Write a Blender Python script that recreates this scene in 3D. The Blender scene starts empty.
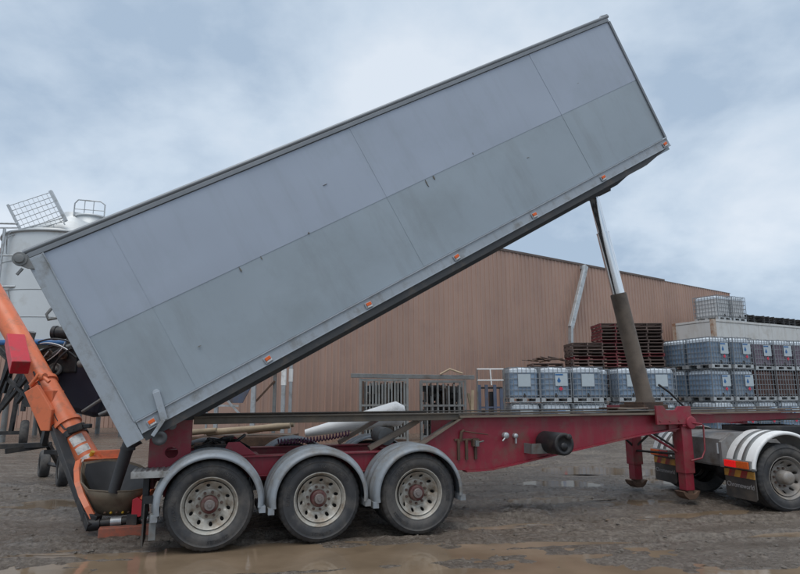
import bpy, math, random
import numpy as np
from mathutils import Matrix, Vector
R = math.radians
random.seed(7)
S = bpy.context.scene
COL = S.collection
# ------------------------------------------------------------------ camera
cam = bpy.data.objects.new('camera', bpy.data.cameras.new('camera'))
COL.objects.link(cam)
cam.data.sensor_width = 36.0
cam.data.lens = 27.0
cam.data.clip_end = 3000
cam.data.clip_start = 0.05
cam.matrix_world = Matrix.Translation((0, 0, 1.68)) @ Matrix.Rotation(R(90 + 10.28), 4, 'X') @ Matrix.Rotation(R(-0.2256), 4, 'Z')
S.camera = cam
# ------------------------------------------------------------------ sky
world = bpy.data.worlds.new('World'); S.world = world; world.use_nodes = True
nt = world.node_tree; nt.nodes.clear()
N = nt.nodes.new; L = nt.links.new
out = N('ShaderNodeOutputWorld'); bg = N('ShaderNodeBackground'); L(bg.outputs[0], out.inputs[0])
sky = N('ShaderNodeTexSky'); sky.sky_type = 'NISHITA'; sky.sun_disc = False
sky.sun_elevation = R(66); sky.sun_rotation = R(200)
bg.inputs['Strength'].default_value = 0.1
tc = N('ShaderNodeTexCoord'); sx = N('ShaderNodeSeparateXYZ'); L(tc.outputs['Generated'], sx.inputs[0])
zz = N('ShaderNodeMath'); zz.operation = 'ADD'; zz.inputs[1].default_value = 0.42
ab = N('ShaderNodeMath'); ab.operation = 'ABSOLUTE'; L(sx.outputs['Z'], ab.inputs[0]); L(ab.outputs[0], zz.inputs[0])
cb = N('ShaderNodeCombineXYZ')
for ax in 'XY':
    dv = N('ShaderNodeMath'); dv.operation = 'DIVIDE'; L(sx.outputs[ax], dv.inputs[0]); L(zz.outputs[0], dv.inputs[1]); L(dv.outputs[0], cb.inputs[ax])
n1 = N('ShaderNodeTexNoise'); n1.inputs['Scale'].default_value = 1.9; n1.inputs['Detail'].default_value = 9
n1.inputs['Roughness'].default_value = 0.54; n1.inputs['Distortion'].default_value = 0.12
mp = N('ShaderNodeMapping'); mp.inputs['Location'].default_value = (3.1, 1.35, 0.4); L(cb.outputs[0], mp.inputs[0]); L(mp.outputs[0], n1.inputs['Vector'])
cr = N('ShaderNodeValToRGB'); e = cr.color_ramp.elements
e[0].position = 0.38; e[0].color = (2.8, 3.55, 4.5, 1)
e[1].position = 0.62; e[1].color = (5.1, 5.6, 6.2, 1)
m_ = e.new(0.5); m_.color = (4.1, 4.8, 5.6, 1)
L(n1.outputs['Fac'], cr.inputs[0])
mx = N('ShaderNodeMix'); mx.data_type = 'RGBA'; mx.inputs['Factor'].default_value = 0.93
L(sky.outputs[0], mx.inputs['A']); L(cr.outputs[0], mx.inputs['B']); L(mx.outputs['Result'], bg.inputs['Color'])
# ------------------------------------------------------------------ sun (overcast: weak and very soft)
sd = bpy.data.lights.new('sun', 'SUN'); sd.energy = 1.05; sd.angle = R(40); sd.color = (1.0, 0.96, 0.91)
sun = bpy.data.objects.new('sun', sd); COL.objects.link(sun)
az = R(200)   # clockwise from +Y
d = Vector((math.sin(az) * math.cos(R(66)), math.cos(az) * math.cos(R(66)), math.sin(R(66))))
sun.rotation_euler = d.to_track_quat('Z', 'Y').to_euler()
# ------------------------------------------------------------------ exposure
S.view_settings.view_transform = 'Standard'; S.view_settings.look = 'None'
S.view_settings.exposure = 0.58; S.view_settings.gamma = 1.0; S.view_settings.use_curve_mapping = False

# ================================================================== helpers
def mat(name, col, rough=0.6, metal=0.0, var=0.18, vs=5.0, dirt=None, da=0.0, ds=3.0, bump=0.0, bs=40.0, spec=0.5, trans=0.0, stretch=None, rv=0.12, emis=None, rnd=0.0, streak=None):
    m = bpy.data.materials.new(name); m.use_nodes = True
    t = m.node_tree; nn = t.nodes.new; ll = t.links.new; b = t.nodes['Principled BSDF']
    tcn = t.nodes.new('ShaderNodeTexCoord'); vec = tcn.outputs['Object']
    if stretch:
        mpn = nn('ShaderNodeMapping'); mpn.inputs['Scale'].default_value = stretch; ll(vec, mpn.inputs[0]); vec = mpn.outputs[0]
    if rnd:
        oj = nn('ShaderNodeObjectInfo'); ov = nn('ShaderNodeVectorMath'); ov.operation = 'MULTIPLY_ADD'; ov.inputs[1].default_value = (37.0, 23.0, 51.0)
        ll(oj.outputs['Random'], ov.inputs[0]); ll(vec, ov.inputs[2]); vec = ov.outputs[0]
    def noise(sc, det=5, ro=0.6):
        n = nn('ShaderNodeTexNoise'); n.inputs['Scale'].default_value = sc; n.inputs['Detail'].default_value = det; n.inputs['Roughness'].default_value = ro
        ll(vec, n.inputs['Vector']); return n
    na = noise(vs)
    mr = nn('ShaderNodeMapRange'); mr.inputs['From Min'].default_value = 0.25; mr.inputs['From Max'].default_value = 0.75
    mr.inputs['To Min'].default_value = 1 - var; mr.inputs['To Max'].default_value = 1 + var; ll(na.outputs['Fac'], mr.inputs['Value'])
    fac = mr.outputs[0]
    if rnd:
        oi = nn('ShaderNodeObjectInfo'); r2 = nn('ShaderNodeMapRange'); r2.inputs['To Min'].default_value = 1 - rnd; r2.inputs['To Max'].default_value = 1 + rnd
        ll(oi.outputs['Random'], r2.inputs['Value']); mu = nn('ShaderNodeMath'); mu.operation = 'MULTIPLY'; ll(fac, mu.inputs[0]); ll(r2.outputs[0], mu.inputs[1]); fac = mu.outputs[0]
    sc = nn('ShaderNodeVectorMath'); sc.operation = 'SCALE'; sc.inputs[0].default_value = col; ll(fac, sc.inputs['Scale'])
    c_out = sc.outputs[0]
    if dirt is not None and da > 0:
        nb = noise(ds, 8, 0.68)
        dr = nn('ShaderNodeMapRange'); dr.inputs['From Min'].default_value = 0.62 - da * 0.45; dr.inputs['From Max'].default_value = 0.80 - da * 0.3
        ll(nb.outputs['Fac'], dr.inputs['Value'])
        mm = nn('ShaderNodeMix'); mm.data_type = 'RGBA'; ll(dr.outputs[0], mm.inputs['Factor']); ll(c_out, mm.inputs['A']); mm.inputs['B'].default_value = (*dirt, 1)
        c_out = mm.outputs['Result']
    if streak:
        ms = nn('ShaderNodeMapping'); ms.inputs['Scale'].default_value = streak[2]; ll(tcn.outputs['Object'], ms.inputs[0])
        ns = nn('ShaderNodeTexNoise'); ns.inputs['Scale'].default_value = 1.0; ns.inputs['Detail'].default_value = 7; ns.inputs['Roughness'].default_value = 0.7; ll(ms.outputs[0], ns.inputs['Vector'])
        sr = nn('ShaderNodeMapRange'); sr.inputs['From Min'].default_value = 0.50; sr.inputs['From Max'].default_value = 0.78; sr.inputs['To Max'].default_value = streak[1]; ll(ns.outputs['Fac'], sr.inputs['Value'])
        ms_ = nn('ShaderNodeMix'); ms_.data_type = 'RGBA'; ll(sr.outputs[0], ms_.inputs['Factor']); ll(c_out, ms_.inputs['A']); ms_.inputs['B'].default_value = (*streak[0], 1); c_out = ms_.outputs['Result']
    ll(c_out, b.inputs['Base Color'])
    nr = noise(vs * 2.3)
    rr = nn('ShaderNodeMapRange'); rr.inputs['To Min'].default_value = max(0.03, rough - rv); rr.inputs['To Max'].default_value = min(1, rough + rv)
    ll(nr.outputs['Fac'], rr.inputs['Value']); ll(rr.outputs[0], b.inputs['Roughness'])
    b.inputs['Metallic'].default_value = metal; b.inputs['Specular IOR Level'].default_value = spec
    b.inputs['Transmission Weight'].default_value = trans
    if emis: b.inputs['Emission Color'].default_value = (*emis[0], 1); b.inputs['Emission Strength'].default_value = emis[1]
    if bump:
        nbp = noise(bs, 6); bp = nn('ShaderNodeBump'); bp.inputs['Strength'].default_value = 0.5; bp.inputs['Distance'].default_value = bump
        ll(nbp.outputs['Fac'], bp.inputs['Height']); ll(bp.outputs[0], b.inputs['Normal'])
    return m

class MB:
    def __init__(s): s.v = []; s.f = []; s.m = []; s.s = []; s.mi = 0; s.M = Matrix.Identity(4)
    def add(s, vs, fs, smooth=False):
        o = len(s.v); s.v += [tuple(s.M @ Vector(p)) for p in vs]
        for f in fs:
            s.f.append([i + o for i in f]); s.m.append(s.mi); s.s.append(smooth)
    def box(s, c, d, rz=0, ry=0, rx=0):
        x, y, z = d[0] / 2, d[1] / 2, d[2] / 2
        m = Matrix.Translation(c) @ Matrix.Rotation(rz, 4, 'Z') @ Matrix.Rotation(ry, 4, 'Y') @ Matrix.Rotation(rx, 4, 'X')
        vs = [m @ Vector(p) for p in [(-x, -y, -z), (x, -y, -z), (x, y, -z), (-x, y, -z), (-x, -y, z), (x, -y, z), (x, y, z), (-x, y, z)]]
        s.add(vs, [(0, 3, 2, 1), (4, 5, 6, 7), (0, 1, 5, 4), (1, 2, 6, 5), (2, 3, 7, 6), (3, 0, 4, 7)])
        return s
    def b6(s, x0, x1, y0, y1, z0, z1):
        return s.box(((x0 + x1) / 2, (y0 + y1) / 2, (z0 + z1) / 2), (abs(x1 - x0), abs(y1 - y0), abs(z1 - z0)))
    def beam(s, p, q, w, h=None, up=(0, 0, 1)):
        h = h or w; p = Vector(p); q = Vector(q); dd = (q - p); l = dd.length; dd.normalize(); up = Vector(up)
        if abs(dd.dot(up)) > 0.98: up = Vector((0, 1, 0))
        sd_ = dd.cross(up).normalized(); u2 = sd_.cross(dd)
        vs = [e_ + sd_ * a * w / 2 + u2 * b * h / 2 for e_ in (p, q) for a, b in ((-1, -1), (1, -1), (1, 1), (-1, 1))]
        s.add(vs, [(0, 1, 2, 3), (7, 6, 5, 4), (0, 4, 5, 1), (1, 5, 6, 2), (2, 6, 7, 3), (3, 7, 4, 0)]); return s
    def tube(s, pts, r, seg=12, cap=True):
        pts = [Vector(p) for p in pts]; n = len(pts); rs = r if isinstance(r, (list, tuple)) else [r] * n
        prev = None; rings = []
        for i, p in enumerate(pts):
            t = (pts[min(i + 1, n - 1)] - pts[max(i - 1, 0)]).normalized()
            if prev is None:
                a = Vector((0, 0, 1)) if abs(t.z) < 0.9 else Vector((1, 0, 0)); a = t.cross(a).normalized()
            else:
                a = (prev - t * prev.dot(t)).normalized()
            prev = a; b = t.cross(a)
            rings.append([p + (a * math.cos(2 * math.pi * k / seg) + b * math.sin(2 * math.pi * k / seg)) * rs[i] for k in range(seg)])
        vs = [v for rg in rings for v in rg]
        fs = [(i * seg + k, i * seg + (k + 1) % seg, (i + 1) * seg + (k + 1) % seg, (i + 1) * seg + k) for i in range(n - 1) for k in range(seg)]
        s.add(vs, fs, True)
        if cap: s.add(rings[0], [tuple(range(seg - 1, -1, -1))]); s.add(rings[-1], [tuple(range(seg))])
        return s
    def lathe(s, prof, seg=48, a0=0.0, a1=2 * math.pi, closed=False, c=(0, 0, 0), axis='Y', smooth=True, rmod=None):
        full = abs(a1 - a0 - 2 * math.pi) < 1e-6; na = seg if full else seg + 1; np_ = len(prof); vs = []
        for k in range(na):
            a = a0 + (a1 - a0) * k / seg
            for j, (r, y) in enumerate(prof):
                if rmod: r = r + rmod(k, j)
                if axis == 'Y': vs.append((c[0] + r * math.cos(a), c[1] + y, c[2] + r * math.sin(a)))
                else: vs.append((c[0] + r * math.cos(a), c[1] + r * math.sin(a), c[2] + y))
        fs = []
        for k in range(seg):
            k2 = (k + 1) % na
            for j in range(np_ if closed else np_ - 1):
                j2 = (j + 1) % np_; fs.append((k * np_ + j, k * np_ + j2, k2 * np_ + j2, k2 * np_ + j))
        s.add(vs, fs, smooth)
        if closed and not full:
            s.add(vs[:np_], [tuple(range(np_))]); s.add(vs[-np_:], [tuple(range(np_ - 1, -1, -1))])
        return s
    def prism(s, poly, y0, y1):      # polygon in x,z extruded along y
        n = len(poly); vs = [(x, y0, z) for x, z in poly] + [(x, y1, z) for x, z in poly]
        s.add(vs, [tuple(range(n)), tuple(range(2 * n - 1, n - 1, -1))] + [(i, i + n, (i + 1) % n + n, (i + 1) % n) for i in range(n)]); return s
    def mesh(s, name, mats):
        me = bpy.data.meshes.new(name); me.from_pydata(s.v, [], s.f)
        for m in (mats if isinstance(mats, (list, tuple)) else [mats]): me.materials.append(m)
        me.polygons.foreach_set('material_index', s.m); me.polygons.foreach_set('use_smooth', s.s)
        me.update(); me.validate()
        return me
    def build(s, name, mats, parent=None, bev=0.0):
        import bmesh
        me = s.mesh(name, mats)
        bm = bmesh.new(); bm.from_mesh(me); bmesh.ops.recalc_face_normals(bm, faces=bm.faces); bm.to_mesh(me); bm.free()
        return link(name, me, parent, bev)

def link(name, me, parent=None, bev=0.0):
    o = bpy.data.objects.new(name, me); COL.objects.link(o)
    if parent: o.parent = parent
    if bev:
        b = o.modifiers.new('bevel', 'BEVEL'); b.width = bev; b.segments = 2; b.limit_method = 'ANGLE'; b.angle_limit = R(40)
    return o
def tag(o, label, cat, group=None):
    o['label'] = label; o['category'] = cat
    if group: o['group'] = group
    return o
def thing(name, label, cat, loc=(0, 0, 0), rz=0.0, group=None):
    o = bpy.data.objects.new(name, None); COL.objects.link(o); o.location = loc; o.rotation_euler = (0, 0, rz); o.empty_display_size = 0.2
    return tag(o, label, cat, group)
def struct(o): o['kind'] = 'structure'; return o
def dup(src, parent=None, loc=None):
    c = src.copy(); COL.objects.link(c); c.parent = parent
    if loc is not None: c.location = loc
    for ch in src.children: dup(ch, c)
    return c

# value noise (numpy) for terrain and dents
def _h(ix, iy, sd_):
    n = (ix.astype(np.int64) * 374761393 + iy.astype(np.int64) * 668265263 + sd_ * 1442695041) & 0x7fffffff
    n = ((n ^ (n >> 13)) * 1274126177) & 0x7fffffff
    return ((n ^ (n >> 16)) & 0xffff) / 65535.0
def vnoise(x, y, sd_=0):
    ix = np.floor(x); iy = np.floor(y); fx = x - ix; fy = y - iy; fx = fx * fx * (3 - 2 * fx); fy = fy * fy * (3 - 2 * fy)
    a = _h(ix, iy, sd_); b = _h(ix + 1, iy, sd_); c = _h(ix, iy + 1, sd_); d_ = _h(ix + 1, iy + 1, sd_)
    return (a + (b - a) * fx) * (1 - fy) + (c + (d_ - c) * fx) * fy - 0.5
def fbm(x, y, oct_=4, sd_=0):
    r = 0; a = 1.0
    for o in range(oct_): r = r + a * vnoise(x * 2 ** o, y * 2 ** o, sd_ + o); a *= 0.5
    return r
def sstep(a, b, x): t = np.clip((x - a) / (b - a), 0, 1); return t * t * (3 - 2 * t)

# ================================================================== materials
MUD = (0.13, 0.10, 0.075)
M = {}
M['alu_up'] = mat('sheet_paint_with_sky_reflection', (0.365, 0.405, 0.472), 0.36, 0.25, 0.04, 0.9, dirt=(0.33, 0.37, 0.42), da=0.25, ds=0.8, streak=((0.27, 0.295, 0.32), 0.38, (4, 4, 0.45)))  # bluer tone puts the upper sheets' sky reflection into the base colour
M['alu_lo'] = mat('sheet_paint_with_ground_reflection', (0.322, 0.368, 0.405), 0.38, 0.25, 0.05, 0.8, dirt=(0.285, 0.325, 0.35), da=0.3, ds=0.7, streak=((0.21, 0.225, 0.225), 0.42, (3, 3, 0.6)))  # greener tone puts the lower sheets' ground reflection into the base colour
M['scuff'] = mat('scuffed_paint', (0.17, 0.155, 0.13), 0.7, 0, 0.3, 20)
M['rail'] = mat('grey_rail_paint', (0.36, 0.40, 0.44), 0.5, 0.1, 0.07, 2, dirt=(0.22, 0.22, 0.21), da=0.25, ds=4, streak=((0.2, 0.19, 0.17), 0.5, (9, 9, 2)))
M['toprail'] = mat('top_rail_metal', (0.22, 0.235, 0.25), 0.45, 0.4, 0.15, 2)
M['under'] = mat('dark_underbody', (0.055, 0.057, 0.06), 0.6, 0.1, 0.2, 3, dirt=MUD, da=0.2)
M['red'] = mat('oxblood_chassis_paint', (0.262, 0.020, 0.038), 0.45, 0.0, 0.2, 2.5, dirt=(0.17, 0.085, 0.068), da=0.34, ds=2.6, bump=0.0015, bs=60, streak=((0.15, 0.105, 0.085), 0.5, (7, 7, 1.2)))
M['redbright'] = mat('bright_red_paint', (0.55, 0.02, 0.035), 0.4, 0, 0.1, 4, dirt=MUD, da=0.12)
M['orange'] = mat('orange_paint', (0.78, 0.20, 0.085), 0.42, 0, 0.08, 3, dirt=(0.40, 0.16, 0.09), da=0.26, ds=5, bump=0.001, bs=30)
M['oldorange'] = mat('worn_orange_paint', (0.48, 0.13, 0.075), 0.6, 0, 0.15, 5, dirt=(0.16, 0.11, 0.085), da=0.4, ds=5)
M['black'] = mat('black_steel', (0.018, 0.018, 0.02), 0.5, 0, 0.25, 6, dirt=(0.07, 0.06, 0.05), da=0.3, ds=4)
M['navy'] = mat('navy_black_panel', (0.008, 0.009, 0.022), 0.5, 0, 0.2, 3)
M['tyre'] = mat('tyre_rubber', (0.036, 0.037, 0.040), 0.72, 0, 0.22, 5, dirt=(0.11, 0.10, 0.09), da=0.42, ds=3.2, bump=0.0012, bs=70, rnd=0.15)
M['letter'] = mat('raised_rubber_lettering', (0.022, 0.022, 0.026), 0.45, 0, 0.1, 5, dirt=(0.09, 0.08, 0.07), da=0.45, ds=6)
M['rim'] = mat('cream_wheel_paint', (0.47, 0.455, 0.41), 0.42, 0.15, 0.12, 6, dirt=(0.23, 0.18, 0.13), da=0.45, ds=6, rnd=0.10)
M['rimgrey'] = mat('dusty_grey_wheel', (0.30, 0.28, 0.26), 0.55, 0.1, 0.15, 6, dirt=(0.2, 0.16, 0.12), da=0.4, ds=5)
M['hubred'] = mat('dusty_red_hub', (0.115, 0.028, 0.030), 0.5, 0.1, 0.2, 9, dirt=(0.15, 0.115, 0.09), da=0.42, ds=9, rnd=0.2)
M['nut'] = mat('dirty_wheel_nut', (0.12, 0.08, 0.065), 0.55, 0.3, 0.3, 20)
M['hubmetal'] = mat('hub_metal', (0.24, 0.21, 0.2), 0.5, 0.4, 0.15, 9, dirt=(0.18, 0.14, 0.11), da=0.3, ds=9)
M['guard'] = mat('grey_mudguard_plastic', (0.275, 0.305, 0.335), 0.48, 0.0, 0.1, 3, dirt=(0.17, 0.155, 0.135), da=0.42, ds=3.5, rnd=0.08)
M['rust'] = mat('rusty_brown_steel', (0.12, 0.07, 0.045), 0.75, 0.1, 0.3, 8, dirt=(0.05, 0.035, 0.03), da=0.35)
M['deck'] = mat('dirty_deck_steel', (0.10, 0.088, 0.074), 0.65, 0.2, 0.2, 4, dirt=(0.16, 0.125, 0.09), da=0.42, ds=3)
M['flange'] = mat('muddy_flange', (0.19, 0.15, 0.115), 0.75, 0, 0.2, 4, dirt=(0.12, 0.04, 0.04), da=0.25, ds=3)
M['ramcase'] = mat('muddy_ram_casing', (0.15, 0.115, 0.088), 0.65, 0.1, 0.15, 4, dirt=(0.09, 0.07, 0.055), da=0.35)
M['chrome'] = mat('polished_ram', (0.75, 0.77, 0.79), 0.16, 1.0, 0.04, 3, rv=0.05)
M['amber'] = mat('amber_lens', (0.75, 0.13, 0.02), 0.25, 0, 0.1, 30)
M['redlens'] = mat('lit_red_lens', (0.8, 0.02, 0.02), 0.25, 0, 0.1, 30, emis=((1, 0.02, 0.02), 0.18))
M['redoff'] = mat('red_lens', (0.4, 0.015, 0.02), 0.25, 0, 0.1, 30)
M['yellow'] = mat('yellow_reflector', (0.55, 0.28, 0.05), 0.4, 0, 0.2, 10, dirt=MUD, da=0.3, ds=8)
M['redrefl'] = mat('red_reflector', (0.35, 0.03, 0.03), 0.4, 0, 0.2, 10, dirt=MUD, da=0.3, ds=8)
M['white'] = mat('white_paint', (0.82, 0.82, 0.81), 0.4, 0, 0.05, 4, dirt=(0.42, 0.40, 0.36), da=0.22, ds=3)
M['silver'] = mat('galvanised_steel', (0.50, 0.52, 0.53), 0.42, 0.55, 0.12, 8, dirt=(0.25, 0.24, 0.22), da=0.25)
M['greysteel'] = mat('weathered_grey_steel', (0.21, 0.22, 0.22), 0.6, 0.2, 0.25, 6, dirt=(0.12, 0.09, 0.07), da=0.35)
M['lightsteel'] = mat('pale_grey_steel', (0.27, 0.28, 0.275), 0.55, 0.2, 0.2, 6, dirt=(0.16, 0.13, 0.1), da=0.3)
M['bluesteel'] = mat('blue_grey_steel', (0.12, 0.15, 0.22), 0.6, 0.2, 0.25, 6, dirt=(0.12, 0.09, 0.07), da=0.3)
M['truckgrey'] = mat('grey_truck_frame', (0.22, 0.215, 0.21), 0.55, 0.1, 0.15, 4, dirt=(0.12, 0.095, 0.075), da=0.35)
M['flap'] = mat('rubber_flap', (0.045, 0.043, 0.042), 0.65, 0, 0.2, 4, dirt=(0.10, 0.085, 0.07), da=0.38)
M['flaptext'] = mat('flap_print', (0.36, 0.35, 0.35), 0.6, 0, 0.1, 9)
M['clad'] = mat('brown_cladding', (0.425, 0.277, 0.216), 0.55, 0, 0.05, 0.6, dirt=(0.36, 0.235, 0.19), da=0.25, ds=0.5, rnd=0.045, streak=((0.30, 0.20, 0.165), 0.5, (6, 6, 0.25)))
M['cladcap'] = mat('dark_flashing', (0.12, 0.085, 0.07), 0.55, 0, 0.1, 1)
M['roof'] = mat('roof_sheet', (0.2, 0.17, 0.15), 0.5, 0, 0.1, 1)
M['silo'] = mat('white_silo_steel', (0.62, 0.65, 0.66), 0.42, 0.15, 0.05, 0.6, dirt=(0.5, 0.5, 0.48), da=0.2, ds=0.8)
M['sillid'] = mat('silo_seam', (0.36, 0.38, 0.39), 0.5, 0.3, 0.1, 2)
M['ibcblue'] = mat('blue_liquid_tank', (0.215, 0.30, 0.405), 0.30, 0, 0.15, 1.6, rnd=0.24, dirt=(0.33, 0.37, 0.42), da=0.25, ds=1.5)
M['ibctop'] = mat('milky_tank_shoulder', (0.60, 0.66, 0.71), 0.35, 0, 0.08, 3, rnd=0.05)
M['ibcwhite'] = mat('empty_white_tank', (0.66, 0.67, 0.67), 0.4, 0, 0.05, 3)
M['ibcpink'] = mat('mauve_liquid_tank', (0.20, 0.155, 0.20), 0.35, 0, 0.12, 2, rnd=0.08)
M['ibcbrown'] = mat('brown_liquid_tank', (0.085, 0.035, 0.025), 0.4, 0, 0.2, 2, rnd=0.1)
M['cage'] = mat('dull_cage_steel', (0.27, 0.29, 0.31), 0.5, 0.4, 0.15, 4)
M['sticker'] = mat('white_sticker', (0.72, 0.71, 0.68), 0.5, 0, 0.05, 8, dirt=(0.3, 0.28, 0.27), da=0.3, ds=22)
M['label'] = mat('label_white', (0.46, 0.53, 0.57), 0.5, 0, 0.04, 8)
M['labelblue'] = mat('label_blue', (0.03, 0.14, 0.35), 0.5, 0, 0.04, 8)
M['labelred'] = mat('label_red', (0.6, 0.04, 0.08), 0.5, 0, 0.04, 8)
M['pallet'] = mat('weathered_pallet_timber', (0.115, 0.08, 0.068), 0.8, 0, 0.3, 4, rnd=0.45, stretch=(1, 6, 6))
M['palletred'] = mat('red_painted_pallet', (0.15, 0.028, 0.032), 0.75, 0, 0.3, 4, rnd=0.3)
M['timber'] = mat('pale_timber', (0.36, 0.28, 0.19), 0.75, 0, 0.25, 4, rnd=0.25)
M['container'] = mat('white_container_paint', (0.60, 0.61, 0.60), 0.5, 0, 0.06, 0.8, dirt=(0.42, 0.40, 0.36), da=0.25, ds=1, streak=((0.38, 0.33, 0.27), 0.6, (3, 3, 0.6)))
M['contrust'] = mat('rusty_container_corner', (0.52, 0.44, 0.36), 0.6, 0, 0.1, 3, dirt=(0.26, 0.12, 0.06), da=0.5, ds=3)
M['hose'] = mat('purple_air_hose', (0.13, 0.04, 0.09), 0.4, 0, 0.2, 6)
M['tread'] = mat('tread_plate', (0.42, 0.42, 0.41), 0.5, 0.4, 0.15, 5, dirt=MUD, da=0.35, ds=6)
M['hopper'] = mat('worn_hopper_steel', (0.19, 0.15, 0.105), 0.6, 0.25, 0.2, 5, dirt=(0.10, 0.065, 0.045), da=0.4)
M['hopin'] = mat('dark_rubber_lining', (0.05, 0.05, 0.052), 0.6, 0, 0.2, 5)
M['blue'] = mat('blue_paint', (0.03, 0.12, 0.30), 0.45, 0, 0.1, 5)
M['yellowp'] = mat('yellow_cap', (0.6, 0.36, 0.03), 0.45, 0, 0.1, 5)
M['stone'] = mat('gravel_stone', (0.135, 0.115, 0.095), 0.65, 0, 0.35, 30, rnd=0.2)

# ground
def ground_mat():
    m = bpy.data.materials.new('wet_mud'); m.use_nodes = True; t = m.node_tree; nn = t.nodes.new; ll = t.links.new; b = t.nodes['Principled BSDF']
    c = nn('ShaderNodeTexCoord'); v = c.outputs['Object']
    def noise(sc, det=6, ro=0.6, vec=v):
        n = nn('ShaderNodeTexNoise'); n.inputs['Scale'].default_value = sc; n.inputs['Detail'].default_value = det; n.inputs['Roughness'].default_value = ro; ll(vec, n.inputs['Vector']); return n.outputs['Fac']
    st = nn('ShaderNodeMapping'); st.inputs['Rotation'].default_value = (0, 0, R(-14)); st.inputs['Scale'].default_value = (0.35, 1.5, 1); ll(v, st.inputs[0])
    big = noise(0.5); mid = noise(3.2, 8, 0.65); fine = noise(19, 10, 0.75); streak = noise(1.3, 8, 0.65, st.outputs[0])
    def ramp(fac, a, b_, c0, c1):
        r = nn('ShaderNodeMapRange'); r.inputs['From Min'].default_value = a; r.inputs['From Max'].default_value = b_; r.inputs['To Min'].default_value = c0; r.inputs['To Max'].default_value = c1; ll(fac, r.inputs['Value']); return r.outputs[0]
    def mixc(f, A, B):
        x = nn('ShaderNodeMix'); x.data_type = 'RGBA'; ll(f, x.inputs['Factor'])
        for k, q in (('A', A), ('B', B)):
            if isinstance(q, tuple): x.inputs[k].default_value = (*q, 1)
            else: ll(q, x.inputs[k])
        return x.outputs['Result']
    def mul(a, b_):
        x = nn('ShaderNodeMath'); x.operation = 'MULTIPLY'; ll(a, x.inputs[0]); ll(b_, x.inputs[1]); return x.outputs[0]
    c1 = mixc(ramp(streak, 0.35, 0.65, 0, 1), (0.20, 0.163, 0.131), (0.40, 0.338, 0.278))
    c2 = mixc(ramp(mid, 0.42, 0.68, 0, 0.8), c1, (0.48, 0.415, 0.35))
    c3 = mixc(ramp(fine, 0.40, 0.68, 0, 0.75), (0.105, 0.083, 0.064), c2)
    ll(c3, b.inputs['Base Color'])
    wet = mul(ramp(streak, 0.38, 0.62, 0, 1), ramp(big, 0.3, 0.6, 0.5, 1.0))
    ll(ramp(wet, 0, 1, 0.10, 0.42), b.inputs['Roughness'])
    b.inputs['Specular IOR Level'].default_value = 0.5
    bp = nn('ShaderNodeBump'); bp.inputs['Strength'].default_value = 1.0; bp.inputs['Distance'].default_value = 0.035; ll(fine, bp.inputs['Height'])
    bp2 = nn('ShaderNodeBump'); bp2.inputs['Strength'].default_value = 0.8; bp2.inputs['Distance'].default_value = 0.07; ll(mid, bp2.inputs['Height']); ll(bp2.outputs[0], bp.inputs['Normal'])
    ll(bp.outputs[0], b.inputs['Normal'])
    return m
M['ground'] = ground_mat()
def water_mat():
    m = bpy.data.materials.new('muddy_water'); m.use_nodes = True; t = m.node_tree; nn = t.nodes.new; ll = t.links.new; b = t.nodes['Principled BSDF']
    c = nn('ShaderNodeTexCoord'); n = nn('ShaderNodeTexNoise'); n.inputs['Scale'].default_value = 1.6; n.inputs['Detail'].default_value = 5; ll(c.outputs['Object'], n.inputs['Vector'])
    r = nn('ShaderNodeValToRGB'); r.color_ramp.elements[0].position = 0.3; r.color_ramp.elements[0].color = (0.17, 0.124, 0.082, 1); r.color_ramp.elements[1].position = 0.7; r.color_ramp.elements[1].color = (0.26, 0.192, 0.13, 1)
    ll(n.outputs['Fac'], r.inputs[0]); ll(r.outputs[0], b.inputs['Base Color']); b.inputs['Roughness'].default_value = 0.07; b.inputs['IOR'].default_value = 1.33
    n2 = nn('ShaderNodeTexNoise'); n2.inputs['Scale'].default_value = 9; n2.inputs['Detail'].default_value = 3; ll(c.outputs['Object'], n2.inputs['Vector'])
    bp = nn('ShaderNodeBump'); bp.inputs['Strength'].default_value = 0.25; bp.inputs['Distance'].default_value = 0.004; ll(n2.outputs['Fac'], bp.inputs['Height']); ll(bp.outputs[0], b.inputs['Normal'])
    return m
M['water'] = water_mat()

# ================================================================== ground and puddles
# puddle hollows: x, y, half length, half width, turn, depth
HOL = [(-0.6, 6.40, 3.2, 0.95, 4, 0.055), (-1.9, 6.9, 1.3, 0.5, 15, 0.04), (2.4, 5.95, 2.4, 0.42, 2, 0.045), (4.6, 6.3, 0.9, 0.22, 10, 0.04), (4.2, 14.3, 0.9, 0.65, 8, 0.09), (5.9, 13.9, 1.1, 0.55, 5, 0.09),
       (3.1, 12.2, 0.8, 0.4, 0, 0.075), (5.2, 12.4, 0.6, 0.4, 0, 0.075), (2.6, 10.4, 0.8, 0.26, 12, 0.065), (-5.6, 10.1, 0.65, 0.40, 0, 0.05), (-3.9, 7.1, 0.35, 0.12, 5, 0.035), (-3.5, 6.25, 0.4, 0.14, 0, 0.04),
       (4.1, 9.0, 0.9, 0.2, 14, 0.055), (3.8, 10.1, 0.6, 0.2, 14, 0.06), (6.6, 12.0, 0.6, 0.3, 0, 0.04), (2.3, 15.2, 1.2, 0.3, 0, 0.04), (1.6, 8.4, 0.6, 0.14, 16, 0.035), (5.2, 7.9, 0.8, 0.14, 14, 0.035)]
WL = -0.024
TRK = [(7.2, 0.10, 0.006), (7.9, 0.12, 0.006), (9.4, 0.02, 0.015), (10.1, 0.02, 0.015), (8.3, -0.10, 0.01), (8.9, -0.12, 0.012), (11.2, 0.05, 0.0), (11.9, 0.06, 0.0), (6.7, 0.22, 0.0), (13.0, -0.05, 0.0), (9.9, -0.28, 0.0), (9.2, -0.26, 0.0)]
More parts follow.
